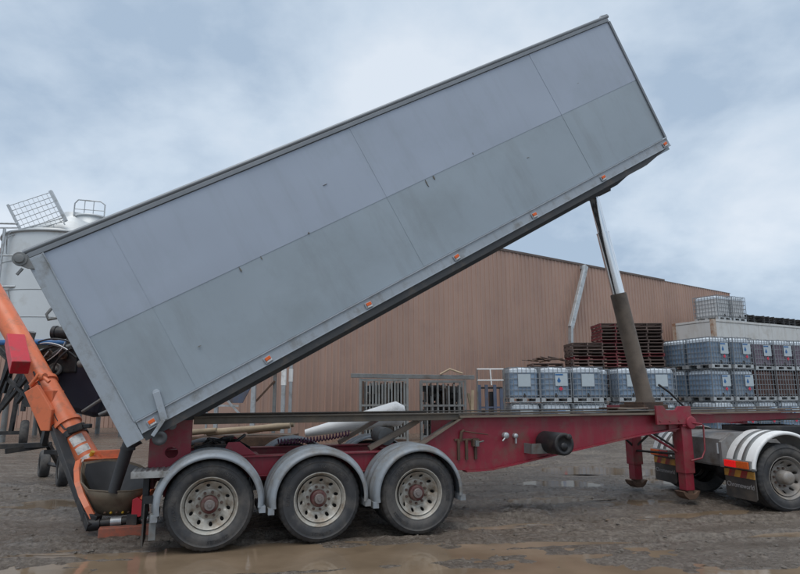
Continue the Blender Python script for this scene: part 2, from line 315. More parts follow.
def gh(x, y):
    x = np.asarray(x, float); y = np.asarray(y, float)
    ca, sa = math.cos(R(14)), math.sin(R(14)); p = x * ca + y * sa; q = -x * sa + y * ca
    near = 1 - sstep(18, 40, np.hypot(x, y - 8))
    z = 0.026 * fbm(p * 0.35, q * 2.2, 4, 3) + 0.026 * fbm(x * 0.6, y * 0.8, 5, 9) + 0.034 * (0.6 + 1.2 * np.clip(vnoise(x * .5, y * .7, 77) + .3, 0, 1)) * fbm(p * 4.2, q * 5.2, 4, 21)
    rut = fbm(p * 0.12 + 5, q * 0.9, 2, 40); z = z - 0.03 * np.exp(-(rut / 0.05) ** 2) * (0.5 + vnoise(p * 1.3, q * 5, 60))
    z = np.maximum(z * (0.25 + 0.75 * near) + 0.002, -0.013 + 0.15 * (z + 0.013))
    for k, (y0, m1, c2) in enumerate(TRK):
        dd = np.abs(y - (y0 + m1 * x + c2 * x * x) + 0.06 * fbm(x * .8, y * .3, 2, 90 + k)); on = sstep(-0.15, 0.15, vnoise(x * 0.55 + 3 * k, y * 0.2, 120 + k)) * (1 - sstep(8, 14, np.abs(x - 1)))
        z = z + on * (-0.042 * np.exp(-(dd / 0.10) ** 2) * (1 + 0.5 * np.sin(x * 42 + k)) + 0.036 * np.exp(-((dd - 0.17) / 0.05) ** 2) * (0.7 + vnoise(x * 4, y * 4, 140)))
    for hx, hy, a, b, ang, dp in HOL:
        c, s_ = math.cos(R(ang)), math.sin(R(ang)); dx = x - hx; dy = y - hy
        e2 = ((dx * c + dy * s_) / a) ** 2 + ((-dx * s_ + dy * c) / b) ** 2
        z = z - dp * np.exp(-(e2 ** 1.3) * 0.9)
    rise = 0.30 * sstep(15.2, 18.6, y) * sstep(-4, -0.5, x)
    return z + rise
def axis(lo, dense0, dense1, hi, st):
    a = [dense0]; s_ = st
    while a[-1] > lo: s_ *= 1.22; a.append(a[-1] - s_)
    b = list(np.arange(dense0, dense1, st)); c = [dense1]; s_ = st
    while c[-1] < hi: s_ *= 1.22; c.append(c[-1] + s_)
    return np.array(sorted(set(a[1:])) + b + c)
xs = axis(-900, -9.0, 8.5, 900, 0.042); ys = axis(-900, 5.0, 15.5, 1200, 0.036)
X, Y = np.meshgrid(xs, ys); Z = gh(X, Y)
nx, ny = len(xs), len(ys)
me = bpy.data.meshes.new('ground')
idx = np.arange(nx * ny).reshape(ny, nx)
quads = np.stack([idx[:-1, :-1], idx[:-1, 1:], idx[1:, 1:], idx[1:, :-1]], -1).reshape(-1, 4)
me.vertices.add(nx * ny); me.vertices.foreach_set('co', np.stack([X, Y, Z], -1).ravel())
me.loops.add(quads.size); me.loops.foreach_set('vertex_index', quads.ravel())
me.polygons.add(len(quads)); me.polygons.foreach_set('loop_start', np.arange(0, quads.size, 4)); me.polygons.foreach_set('loop_total', np.full(len(quads), 4))
me.polygons.foreach_set('use_smooth', np.ones(len(quads), bool)); me.materials.append(M['ground']); me.update(calc_edges=True)
g = struct(link('ground', me))
for i, (hx, hy, a, b, ang, dp) in enumerate(HOL):
    mb = MB(); n = 40; vs = []
    for k in range(n):
        t = 2 * math.pi * k / n; rr = 1.28 + 0.14 * math.sin(3 * t + i) + 0.08 * math.sin(5 * t + 2 * i)
        vs.append((a * rr * math.cos(t), b * rr * math.sin(t), 0))
    mb.add(vs, [tuple(range(n))]); o = struct(mb.build('puddle', M['water'])); o.location = (hx, hy, WL + 0.0003 * i); o.rotation_euler = (0, 0, R(ang))
# loose stones trodden into the mud: one mass
mb = MB(); rs = np.random.RandomState(5)
cnt = 9000; px = rs.uniform(-8, 8.5, cnt); py = 4.8 + 11 * rs.rand(cnt) ** 1.6; pz = gh(px, py)
for x, y, z in zip(px, py, pz):
    if z < WL - 0.004: continue
    r = 0.006 + 0.026 * rs.rand() ** 4; a = rs.rand() * 6; c, s_ = math.cos(a), math.sin(a); k1, k2 = 0.7 + rs.rand(), 0.7 + rs.rand()
    vs = [(x + r * k1 * c, y + r * k1 * s_, z + .2 * r), (x - r * k2 * s_, y + r * k2 * c, z), (x - r * c, y - r * s_, z + .2 * r), (x + r * s_, y - r * c, z), (x + .2 * r, y - .1 * r, z + r * .7)]
    mb.add(vs, [(0, 1, 4), (1, 2, 4), (2, 3, 4), (3, 0, 4)])
o = mb.build('gravel', M['stone']); o['kind'] = 'stuff'; tag(o, 'small loose stones trodden into the wet mud of the yard', 'gravel')

# ================================================================== wheels
def make_wheel_meshes():
    W = {}
    # steel rim with ten hand holes; outward is -y, outer tyre face at y=0
    mb = MB()
    mb.lathe([(0.262, 0.30), (0.262, 0.10), (0.275, 0.055), (0.292, 0.045), (0.296, 0.022), (0.309, 0.012), (0.312, 0.018), (0.312, 0.04)], 64)
    def yd(r): t = max(0.0, min(1.0, (0.262 - r) / 0.092)); return 0.045 + 0.105 * (t * t * (3 - 2 * t))
    r0, r1, rh, hr = 0.165, 0.262, 0.212, 0.0215
    for k in range(10):
        ac = 2 * math.pi * k / 10; da = math.pi / 10
        outer = []; inner = []
        P = [(-1, -1), (-.5, -1), (0, -1), (.5, -1), (1, -1), (1, -.5), (1, 0), (1, .5), (1, 1), (.5, 1), (0, 1), (-.5, 1), (-1, 1), (-1, .5), (-1, 0), (-1, -.5)]
        for (a, b) in P:
            rr = (r0 + r1) / 2 + b * (r1 - r0) / 2; an = ac + a * da; outer.append((rr * math.cos(an), yd(rr), rr * math.sin(an)))
            t = math.atan2(b, a); an = ac + hr * 0.95 * math.cos(t) / rh; rr = rh + hr * math.sin(t); inner.append((rr * math.cos(an), yd(rr), rr * math.sin(an)))
        deep = [(x, y + 0.012, z) for x, y, z in inner]
        n = 16; mb.add(outer + inner + deep, [(i, (i + 1) % n, (i + 1) % n + n, i + n) for i in range(n)] + [(i + n, (i + 1) % n + n, (i + 1) % n + 2 * n, i + 2 * n) for i in range(n)], True)
    mb.lathe([(0.165, 0.15), (0.160, 0.146), (0.10, 0.146), (0.09, 0.15)], 40)
    W['rim'] = mb
    mb = MB(); mb.mi = 0
    mb.lathe([(0.258, 0.20), (0.02, 0.20)], 32); W['drum'] = mb
    # tyre with grooved tread and shoulder lugs
    Rt = 0.492
    prof = [(0.298, 0.06), (0.303, 0.028), (0.318, 0.012), (0.333, 0.008), (0.336, 0.003), (0.342, 0.003), (0.345, 0.0), (0.38, -0.004), (0.41, -0.003), (0.432, 0.001), (0.435, -0.003), (0.440, -0.003), (0.443, 0.004), (0.458, 0.012), (0.470, 0.021), (0.480, 0.032), (Rt - .002, 0.046), (Rt, 0.060)]
    y = 0.06
    for k in range(4): prof += [(Rt, y + .028), (Rt - .013, y + .031), (Rt - .013, y + .039), (Rt, y + .042)]; y += 0.042
    prof += [(Rt, 0.245)] + [(r, 0.29 - yy) for r, yy in prof[17::-1] if yy < 0.05]
    def rm(k, j):
        if 13 <= j <= 17: return -0.007 if k % 4 == 0 else 0.0
        return 0.0
    mb = MB(); mb.lathe(prof, 160, rmod=rm); W['tyre'] = mb
    return W
WM = make_wheel_meshes()
def bake(mb, name, mats):
    import bmesh
    me = mb.mesh(name, mats); bm = bmesh.new(); bm.from_mesh(me); bmesh.ops.recalc_face_normals(bm, faces=bm.faces); bm.to_mesh(me); bm.free(); return me
ME = {'rim': bake(WM['rim'], 'rim', M['rim']), 'rimg': bake(WM['rim'], 'rim_grey', M['rimgrey']), 'drum': bake(WM['drum'], 'brake_drum', M['black']), 'tyre': bake(WM['tyre'], 'tyre', M['tyre'])}
mb = MB(); mb.lathe([(0.0, -0.012), (0.009, -0.012), (0.012, -0.008)], 6, smooth=False); mb.lathe([(0.0165, -0.008), (0.0165, 0.018)], 6, smooth=False); mb.lathe([(0.012, -0.008), (0.0165, -0.008)], 6, smooth=False)
ME['nut'] = bake(mb, 'wheel_nut', M['nut'])
mb = MB(); mb.mi = 0; mb.lathe([(0.100, 0.16), (0.097, 0.085), (0.090, 0.075), (0.060, 0.077)], 36)
mb.mi = 1
for a_, b_ in (((0.060, 0.078), (0.058, 0.052)), ((0.058, 0.052), (0.054, 0.048)), ((0.054, 0.048), (0.026, 0.047)), ((0.026, 0.047), (0.022, 0.034)), ((0.022, 0.034), (0.0, 0.034))): mb.lathe([a_, b_], 32)
ME['hub'] = bake(mb, 'hub', [M['hubred'], M['hubmetal']])
mb = MB(); mb.mi = 0; mb.lathe([(0.105, 0.16), (0.098, 0.0), (0.085, -0.02), (0.05, -0.032), (0.0, -0.034)], 32)
ME['hubt'] = bake(mb, 'hub_cap', [M['rimgrey']])
def text_mesh(txt, size, ext=0.0015):
    cu = bpy.data.curves.new('txt', 'FONT'); cu.body = txt; cu.size = size; cu.extrude = ext; cu.align_x = 'CENTER'
    ob = bpy.data.objects.new('txt', cu); COL.objects.link(ob); bpy.context.view_layer.update()
    me = bpy.data.meshes.new_from_object(ob.evaluated_get(bpy.context.evaluated_depsgraph_get())); bpy.data.objects.remove(ob); return me
def arc_text(txt, size, rad, y, ang):
    me = text_mesh(txt, size, 0.002)
    for v in me.vertices:
        x, yy, z = v.co; a = ang - x / rad; r = rad + yy; v.co = (r * math.cos(a), y - z, r * math.sin(a))
    me.materials.clear(); me.materials.append(M['letter']); return me
LET = [arc_text('TRANSMASTER', 0.062, 0.362, -0.005, R(88)), arc_text('275/70R22.5', 0.045, 0.370, -0.005, R(-62)), arc_text('RADIAL', 0.062, 0.362, -0.005, R(196))]
def make_wheel(parent, loc, turn, rim='rim', hub='hub', letters=True, dual=True, flip=False, detail=True):
    w = link('wheel', ME[rim], parent); w.location = loc; w.rotation_euler = (0, turn, math.pi if flip else 0)
    link('tyre', ME['tyre'], w)
    if dual: t2 = link('tyre', ME['tyre'], w); t2.location = (0, 0.33, 0)
    link('brake_drum', ME['drum'], w); link('hub', ME[hub], w)
    if detail:
        for k in range(10):
            a = 2 * math.pi * (k + .5) / 10; n = link('wheel_nut', ME['nut'], w); n.location = (0.1325 * math.cos(a), 0.130, 0.1325 * math.sin(a)); n.rotation_euler = (0, random.random(), 0)
    if letters:
        for l_ in LET: link('sidewall_lettering', l_, w)
    return w

# ================================================================== tipping trailer
TH = 0.3228
T = thing('tipping_trailer', 'dark red semi trailer with its long grey tipping body raised on a ram', 'trailer', (-2.137, 7.034, 0), TH)
A = R(29.85)
HB, BL, BW = 2.42, 8.98, 2.5
mb = MB()
# shell: floor, far side, front wall, near backing
mb.b6(0.0, BL - 0.02, 0.03, BW - 0.03, 0.0, 0.07)
mb.b6(0.0, BL - 0.02, BW - 0.06, BW, 0.0, HB - 0.06)
mb.prism([(BL - 0.09, 0.075), (BL - 0.03, 0.075), (BL + 0.09, HB - 0.1), (BL + 0.03, HB - 0.1)], 0.05, BW - 0.062)
mb.prism([(0.02, 0.075), (BL - 0.1, 0.075), (BL + 0.02, HB - 0.1), (0.02, HB - 0.1)], 0.028, 0.048)
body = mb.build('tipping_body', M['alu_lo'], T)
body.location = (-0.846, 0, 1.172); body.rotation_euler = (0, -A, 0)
# near side sheets, gently dented
seams = [0.13, 0.86, 2.45, 4.10, 5.70, 7.34, 8.99]
def sheet(x0, x1, z0, z1, sd_, slope, off):
    mb = MB(); n, k = 12, 8; vs = []
    for j in range(k + 1):
        for i in range(n + 1):
            a, b = i / n, j / k; x = x0 + (x1 - x0) * a; z = z0 + (z1 - z0) * b
            if slope: x += (z / HB) * 0.12 * a - 0.02 * a
            edge = min(1, 6 * a, 6 * (1 - a), 6 * b, 6 * (1 - b))
            vs.append((x, 0.012 + off + 0.004 * (0.5 - b if z0 < 1 else b - 0.5) + edge * 0.017 * float(fbm(np.array([x * 0.8]), np.array([z * 1.1]), 3, sd_)[0]), z))
    fs = [(j * (n + 1) + i, j * (n + 1) + i + 1, (j + 1) * (n + 1) + i + 1, (j + 1) * (n + 1) + i) for j in range(k) for i in range(n)]
    mb.add(vs, fs, True); b = [(x, 0.026, z) for x, y, z in vs]
    mb.add([vs[0], vs[n], vs[-1], vs[-1 - n], b[0], b[n], b[-1], b[-1 - n]], [(0, 4, 5, 1), (1, 5, 6, 2), (2, 6, 7, 3), (3, 7, 4, 0)])
    return mb
for i in range(6):
    last = i == 5
    o = sheet(seams[i] - .01, seams[i + 1] + (0 if last else .01), 1.262, 2.318, 5 + i, last, -.0035 * (i % 2)).build('side_sheet', M['alu_up'], body); o['label'] = 'grey upper side sheet with sky reflection in its colour'
    o = sheet(seams[i] - .01, seams[i + 1] + (0 if last else .01), 0.205, 1.275, 25 + i, last, .0045 - .0035 * (i % 2)).build('side_sheet', M['alu_lo'], body); o['label'] = 'grey lower side sheet with ground reflection in its colour'
for q, (x_, z_, w_, h_) in enumerate([(1.93, 1.22, .022, .09), (2.22, 1.24, .014, .06), (2.9, 1.27, .03, .035), (4.72, 1.20, .02, .12), (4.86, 1.23, .03, .08), (5.6, 1.3, .012, .05), (1.1, 0.62, .05, .012), (6.4, 0.9, .06, .010), (3.4, 1.75, .07, .008), (7.9, 1.6, .05, .008)]):
    mb = MB(); pl_ = [(x_ + w_ * .5 * math.cos(k * math.pi / 5) * (.7 + .3 * math.sin(3 * k + q)), z_ + h_ * .5 * math.sin(k * math.pi / 5) * (.7 + .3 * math.cos(2 * k + q))) for k in range(10)]
    mb.prism(pl_, 0.0, 0.012); mb.build('scuff_mark', M['scuff'], body)
mb = MB(); mb.b6(0.135, BL, -0.004, 0.035, 0.045, 0.200); mb.b6(0.135, BL, -0.022, -0.004, 0.185, 0.200); mb.b6(0.135, BL, -0.014, -0.004, 0.045, 0.057)
mb.build('bottom_rail', M['rail'], body, 0.003)
mb = MB(); mb.b6(-0.02, BL + .1, -0.012, 0.09, 2.322, 2.372); mb.b6(-0.02, BL + .12, -0.004, 0.07, 2.372, 2.385); mb.tube([(-.05, 0.01, 2.405), (BL + .14, 0.01, 2.405)], 0.028, 12)
mb.build('top_rail', M['toprail'], body, 0.003)
mb = MB(); mb.b6(-0.02, BL + .1, BW - 0.09, BW + 0.012, 2.322, 2.372); mb.build('top_rail', M['toprail'], body)
mb = MB()
for k in range(12):   # rolled tarp across the top, slightly crowned
    a, b = k / 12, (k + 1) / 12; za, zb = 2.40 + 0.09 * math.sin(math.pi * a), 2.40 + 0.09 * math.sin(math.pi * b)
    mb.add([(0, BW * a, za), (BL + .1, BW * a, za), (BL + .1, BW * b, zb), (0, BW * b, zb), (0, BW * a, za - .008), (BL + .1, BW * a, za - .008), (BL + .1, BW * b, zb - .008), (0, BW * b, zb - .008)], [(0, 1, 2, 3), (4, 7, 6, 5), (0, 4, 5, 1), (2, 6, 7, 3), (1, 5, 6, 2), (0, 3, 7, 4)], True)
mb.mi = 0; mb.tube([(BL - .05, 0.02, 2.40), (BL + .02, 0.02, 2.44), (BL + .15, 0.02, 2.43)], 0.022, 8)
mb.build('tarp', M['toprail'], body)
mb = MB(); mb.b6(-0.06, 0.128, -0.012, 0.10, -0.01, 2.318); mb.b6(0.118, 0.132, -0.024, -0.012, 0.20, 2.318); mb.build('rear_post', M['rail'], body, 0.004)
mb = MB(); mb.b6(-0.06, 0.128, BW - 0.10, BW + .012, -0.01, 2.318); mb.build('rear_post', M['rail'], body, 0.004)
mb = MB(); mb.prism([(BL - .03, 0.205), (BL + .006, 0.205), (BL + .125, 2.318), (BL + .085, 2.318)], -0.012, 0.03); mb.build('front_post', M['toprail'], body, 0.003)
mb = MB(); mb.b6(-0.065, -0.02, 0.11, BW - 0.11, 0.02, 2.30)
for v in (0.5, 1.0, 1.5, 2.0): mb.b6(-0.10, -0.065, v - .04, v + .04, 0.05, 2.28)
mb.build('tailgate', M['rail'], body)
mb = MB()
mb.prism([(-0.02, 2.36), (-0.02, 2.18), (-0.08, 2.22), (-0.15, 2.30), (-0.15, 2.38), (-0.08, 2.42)], -0.03, 0.0); mb.lathe([(0.0, -0.06), (0.045, -0.06), (0.05, -0.05), (0.05, 0.05)], 20, c=(-0.10, 0, 2.345)); mb.lathe([(0.075, -0.04), (0.075, 0.0), ], 24, c=(-0.10, 0, 2.345)); mb.lathe([(0.05, -0.04), (0.075, -0.04)], 24, c=(-0.10, 0, 2.345))
mb.beam((-0.12, -0.02, 2.24), (-0.20, -0.02, 2.20), 0.03, 0.025)
mb.build('gate_hinge', M['greysteel'], body, 0.003)
mb = MB(); mb.tube([(-.06, 0.0, 1.72), (-.13, -0.01, 1.68), (-.14, -0.01, 1.62), (-.06, 0, 1.60)], 0.016, 8); mb.build('grab_handle', M['greysteel'], body)
for v0 in (0.56, 1.84):
    mb = MB(); mb.prism([(0.2, -0.002), (8.75, -0.002), (8.15, -0.11), (0.2, -0.11)], v0, v0 + 0.1); mb.build('floor_beam', M['under'], body, 0.004)
mb = MB(); mb.prism([(0.135, -0.045), (8.35, -0.045), (8.9, 0.043), (0.135, 0.043)], 0.008, 0.029); mb.build('floor_edge', M['under'], body)
for k in range(22):
    mb = MB(); mb.b6(0.35 + k * .38, 0.43 + k * .38, 0.125, BW - .05, -0.05, -0.003); mb.build('floor_crossmember', M['under'], body)
mbm = MB(); mbm.mi = 0; mbm.box((0, -0.004, 0), (0.082, 0.012, 0.066)); mbm.mi = 1; mbm.box((0.004, -0.017, 0.010), (0.058, 0.016, 0.032)); mbm.mi = 2; mbm.box((0.006, -0.013, -0.016), (0.056, 0.010, 0.018)); mk = bake(mbm, 'marker_light', [M['rail'], M['amber'], M['white']])
for k in range(7):
    o = link('marker_light', mk, body, 0.003); o.location = (0.275 + 1.432 * k, -0.012, 0.105); o.rotation_euler = (0, random.uniform(-.15, .15), 0); o.scale = (1.2, 1, 1.2)
mb = MB(); mb.beam((0.462, -0.045, 0.38), (0.40, -0.045, 0.06), 0.04, 0.075, (1, 0, 0)); mb.beam((0.40, -0.047, 0.07), (0.22, -0.047, -0.03), 0.04, 0.07, (0, 1, 0)); mb.lathe([(0.0, -0.02), (0.04, -0.02), (0.04, 0.06)], 16, c=(0.46, -0.04, 0.37))
mb.build('gate_latch', M['rail'], body, 0.004)
mb = MB(); mb.lathe([(0.0, -0.03), (0.03, -0.03), (0.034, -0.036), (0.072, -0.036), (0.078, -0.028), (0.078, 0.07), (0.0, 0.07)], 24, c=(0.27, -0.02, -0.09)); mb.build('latch_roller', M['under'], body)
# grain chute under the tailgate (hangs straight, built in trailer space)
mb = MB(); mb.tube([(-0.93, 1.25, 1.16), (-1.0, 1.25, 1.06), (-1.13, 1.25, 0.50)], [0.12, 0.078, 0.068], 20); mb.lathe([(0.09, -.02), (0.09, .02)], 20, c=(-1.0, 1.25, 1.03), axis='Z')
mb.build('grain_chute', M['hopin'], T)
# ---- chassis
cp = MB()
poly = [(2.62, 0.93), (3.38, 1.36), (7.6, 1.36), (10.9, 1.36), (10.9, 1.27), (9.8, 1.27), (7.58, 1.215), (6.38, 1.075), (4.92, 0.845), (3.80, 0.665), (3.40, 0.655), (2.62, 0.70)]
cp.prism(poly, 0.60, 0.63); cp.build('main_beam', M['red'], T)
cp = MB(); cp.prism([(3.40, 1.36)] + poly[2:11], 1.86, 1.89); cp.build('main_beam', M['red'], T)
fl = MB()
for v in (0.50, 1.76):
    for (a, b) in zip(poly[6:11], poly[7:11]): fl.beam((a[0], v + .115, a[1] - .012), (b[0], v + .115, b[1] - .012), 0.16, 0.02)
fl.build('lower_flange', M['red'], T)
fl = MB()
for v in (0.50, 1.76):
    fl.b6(3.30, 10.9, v, v + .23, 1.375, 1.405); fl.beam((2.60, v + .115, 0.945), (3.36, v + .115, 1.382), 0.19, 0.02)
fl.build('upper_flange', M['flange'], T)
# subframe rails the body rests on when lowered
for v in (0.52, 1.80):
    mb = MB(); mb.b6(-0.22, 3.30, v + .03, v + .15, 1.345, 1.425); mb.b6(-0.22, 10.6, v, v + .20, 1.425, 1.442); mb.build('body_rail', M['deck'], T, 0.004)
for v in (0.58, 1.86):
    mb = MB(); mb.b6(-0.62, 2.75, v, v + .10, 0.72, 0.935); mb.b6(-0.62, 2.75, v - .04, v + .14, 0.935, 0.955); mb.b6(-0.62, 2.75, v - .04, v + .14, 0.70, 0.72)
    mb.prism([(0.12, 0.957), (0.55, 0.957), (0.34, 1.12), (0.20, 1.12)], v + .03, v + .06); mb.build('rear_rail', M['red'], T, 0.004)
for u_ in (0.55, 1.75, 2.5, 4.2, 5.6, 6.9, 8.6):
    mb = MB(); zt = 0.9 if u_ < 2.6 else (1.2 if u_ < 6 else 1.33)
    mb.b6(u_, u_ + .1, 0.69, 1.84, zt - .14, zt); mb.build('crossmember', M['red'], T)
# diagonal struts under the rails
mb = MB(); mb.beam((2.05, 0.75, 0.98), (2.75, 0.75, 1.33), 0.08, 0.06); mb.build('brace', M['flange'], T)
mb = MB(); mb.beam((1.9, 1.95, 0.98), (2.55, 1.95, 1.33), 0.08, 0.06); mb.build('brace', M['flange'], T)
# rear hinge plate with a round hole: polygon ring
def holed(u0, u1, w0, w1, hu, hw, hr, v0, v1):
    mb = MB(); n = 24
    for v, in ((v0,), (v1,)):
        vs = []
        for k in range(n):
            a = 2 * math.pi * k / n + math.pi / 4; c, s_ = math.cos(a), math.sin(a); q = max(abs(c), abs(s_)); X_, Z_ = c / q, s_ / q
            vs.append(((u0 + u1) / 2 + X_ * (u1 - u0) / 2, v, (w0 + w1) / 2 + Z_ * (w1 - w0) / 2))
        for k in range(n):
            a = 2 * math.pi * k / n + math.pi / 4; vs.append((hu + hr * math.cos(a), v, hw + hr * 0.85 * math.sin(a)))
        mb.add(vs, [(k, (k + 1) % n, (k + 1) % n + n, k + n) for k in range(n)])
    o0 = len(mb.v) - 4 * n; 
    for k in range(n):
        k2 = (k + 1) % n
        mb.f.append([o0 + k, o0 + k2, o0 + 2 * n + k2, o0 + 2 * n + k]); mb.m.append(0); mb.s.append(False)
        mb.f.append([o0 + n + k, o0 + n + k2, o0 + 3 * n + k2, o0 + 3 * n + k]); mb.m.append(0); mb.s.append(False)
    return mb
for v in (0.46, 1.98): holed(-0.70, -0.235, 0.86, 1.40, -0.45, 1.03, 0.075, v, v + 0.04).build('hinge_plate', M['red'], T)
mb = MB(); mb.tube([(-0.46, 0.40, 1.345), (-0.46, 2.1, 1.345)], 0.05, 16); mb.build('hinge_pin', M['greysteel'], T)
mb = MB(); mb.b6(-0.72, -0.62, 0.5, 2.0, 0.62, 0.85); mb.build('rear_crossmember', M['red'], T, 0.005)
mb = MB(); mb.b6(-0.84, -0.42, 0.06, 0.50, 0.845, 0.865)
for k in range(7): mb.b6(-0.83 + k * .058, -0.805 + k * .058, 0.062, 0.49, 0.866, 0.872)
mb.b6(-0.84, -0.42, 0.04, 0.06, 0.80, 0.868); mb.build('step_plate', M['tread'], T)
mb = MB(); mb.b6(-0.72, -0.66, 0.22, 0.5, 0.34, 0.84); mb.b6(-0.70, -0.60, 0.1, 0.16, 0.52, 0.60); mb.build('rear_bracket', M['black'], T)
mb = MB(); mb.b6(-0.69, -0.675, 0.03, 0.50, 0.08, 0.52); mb.build('mud_flap', M['flap'], T)
mb = MB(); mb.b6(-0.62, -0.55, 0.02, 0.10, 0.15, 0.42); mb.build('flap_stay', M['greysteel'], T)
# axles, bags, brake chambers
for i in range(3):
    u_ = 0.0 + 1.25 * i
    mb = MB(); mb.tube([(u_, 0.25, 0.482), (u_, 2.25, 0.482)], 0.07, 16); mb.build('axle', M['black'], T)
    for v in (0.70, 1.78):
        mb = MB(); mb.lathe([(0.0, 0.0), (0.12, 0.0), (0.14, 0.03), (0.145, 0.10), (0.12, 0.125), (0.145, 0.15), (0.14, 0.2), (0.0, 0.2)], 20, c=(u_ + .33, v, 0.5), axis='Z'); mb.build('air_spring', M['black'], T)
        mb = MB(); mb.beam((u_ - .45, v, 0.62), (u_ + .4, v, 0.43), 0.09, 0.07); mb.b6(u_ - .52, u_ - .38, v - .05, v + .05, 0.5, 0.72); mb.build('trailing_arm', M['red'], T)
        mb = MB(); mb.tube([(u_ - .12, v + .1, 0.62), (u_ - .34, v + .1, 0.66)], 0.085, 16); mb.build('brake_chamber', M['black'], T)
# wheels and guards
gprof_o = []
WU = [0.0, 1.25, 2.50]
def guard(u_, v0, sign):
    mb = MB(); ys_ = []; prof = [(0.527, -0.012), (0.532, -0.022), (0.555, -0.020), (0.580, 0.012), (0.592, 0.05), (0.596, 0.12), (0.613, 0.135), (0.613, 0.185), (0.600, 0.20), (0.600, 0.30), (0.613, 0.315), (0.613, 0.365), (0.600, 0.38), (0.600, 0.48), (0.613, 0.495), (0.613, 0.54), (0.60, 0.56), (0.592, 0.62)]
    prof = prof + [(r - 0.008, y) for r, y in prof[::-1][:-1]]
    mb.lathe(prof, 48, R(-6), R(189), closed=True, c=(0, 0, 0))
    for an in (R(-6), R(189)):
        c, s_ = math.cos(an), math.sin(an); mb.box((0.580 * c, 0.29, 0.604 * s_ - 0.02), (0.07, 0.60, 0.07))
    if sign < 0: mb.M = Matrix.Identity(4); mb.v = [(x, -y, z) for x, y, z in mb.v]
    mb.v = [(x, y, z * (0.955 if z > 0 else 1)) for x, y, z in mb.v]
    o = mb.build('mudguard', M['guard'], T); o.location = (u_, v0, 0.49); return o
for i, u_ in enumerate(WU):
    make_wheel(T, (u_, 0.0, 0.474), R([12, 25, 70][i]))
    make_wheel(T, (u_, 2.5, 0.474), R(40 * i), flip=True, letters=False)
    guard(u_, -0.025, 1); guard(u_, 2.525, -1)
# coiled air lines slung across the frame
mb = MB(); pts = []
for k in range(330):
    t = k / 329; a = t * 2 * math.pi * 22; pts.append((0.95 + 1.05 * t, 1.70 + .036 * math.sin(a), 1.03 + 0.10 * t - .03 * math.sin(math.pi * t) + .036 * math.cos(a)))
mb.tube(pts, 0.011, 6); mb.build('coiled_hose', M['hose'], T)
mb = MB(); mb.b6(0.9, 2.4, 0.75, 1.80, 0.76, 0.80); mb.build('frame_deck', M['deck'], T)
mb = MB()
for k in range(9):
    a = random.random() * 6; x = random.uniform(-.2, .25); mb.tube([(x, random.uniform(.9, 1.7), random.uniform(1.0, 1.12)), (x + .15, random.uniform(.9, 1.7), random.uniform(1.02, 1.16)), (x + .3, random.uniform(.9, 1.7), random.uniform(.98, 1.15))], 0.022, 8)
mb.b6(-.2, .2, 1.0, 1.6, 0.97, 1.06); mb.build('air_line_bundle', M['black'], T)
mb = MB(); mb.tube([(2.35, 0.9, 1.12), (2.35, 1.3, 1.12)], 0.12, 18); mb.build('air_reservoir', M['greysteel'], T)
# side fittings on the big beam
mb = MB(); mb.b6(3.24, 3.60, 0.575, 0.599, 1.06, 1.085)
for u_ in (3.28, 3.40, 3.54): mb.b6(u_, u_ + .035, 0.565, 0.597, 0.80, 1.075)
mb.tube([(3.33, 0.58, 1.05), (3.34, 0.56, 1.18), (3.38, 0.56, 1.2)], 0.022, 8); mb.tube([(3.37, 0.56, 1.19), (3.62, 0.55, 1.15), (3.74, 0.55, 1.135)], 0.008, 6); mb.b6(3.50, 3.60, 0.53, 0.6, 0.98, 1.08); mb.build('spare_wheel_winch', M['rust'], T)
mb = MB(); mb.box((3.55, 0.52, 1.02), (.05, .05, .08)); mb.tube([(3.58, 0.54, 1.03), (3.66, 0.52, 1.05)], 0.012, 6); mb.build('valve_block', M['greysteel'], T)
mb = MB(); mb.lathe([(0.0, -.07), (0.04, -.07), (0.045, -.06), (0.045, 0.0)], 16, c=(4.03, 0.60, 1.115)); mb.tube([(4.03, .55, 1.10), (3.96, .53, 1.04)], 0.012, 6); mb.build('air_coupling', M['silver'], T)
mb = MB(); mb.lathe([(0.0, -.06), (0.03, -.06), (0.035, -.05), (0.035, 0.0)], 16, c=(4.19, 0.60, 1.105)); mb.b6(4.18, 4.20, 0.55, 0.57, 1.0, 1.09); mb.build('air_coupling', M['silver'], T)
# black cylinder tank sticking out of the beam
mb = MB(); mb.lathe([(0.0, -0.30), (0.10, -0.30), (0.105, -0.315), (0.15, -0.315), (0.155, -0.30), (0.155, 0.18), (0.12, 0.25), (0.0, 0.27)], 32, c=(4.66, 0.36, 1.01)); mb.lathe([(0.0, -.06), (0.035, -.06), (0.04, -.05), (0.04, 0.0)], 14, c=(4.72, 0.06, 1.11)); mb.lathe([(0.0, -.02), (0.05, -.02), (0.055, 0.0)], 14, c=(4.66, 0.06, 0.98))
mb.M = Matrix.Identity(4); o = mb.build('air_tank', M['black'], T)
mb = MB(); mb.b6(4.34, 4.62, 0.40, 0.42, 0.86, 1.0); mb.b6(4.34, 4.36, 0.40, 0.60, 0.86, 1.0); mb.build('tank_bracket', M['greysteel'], T)
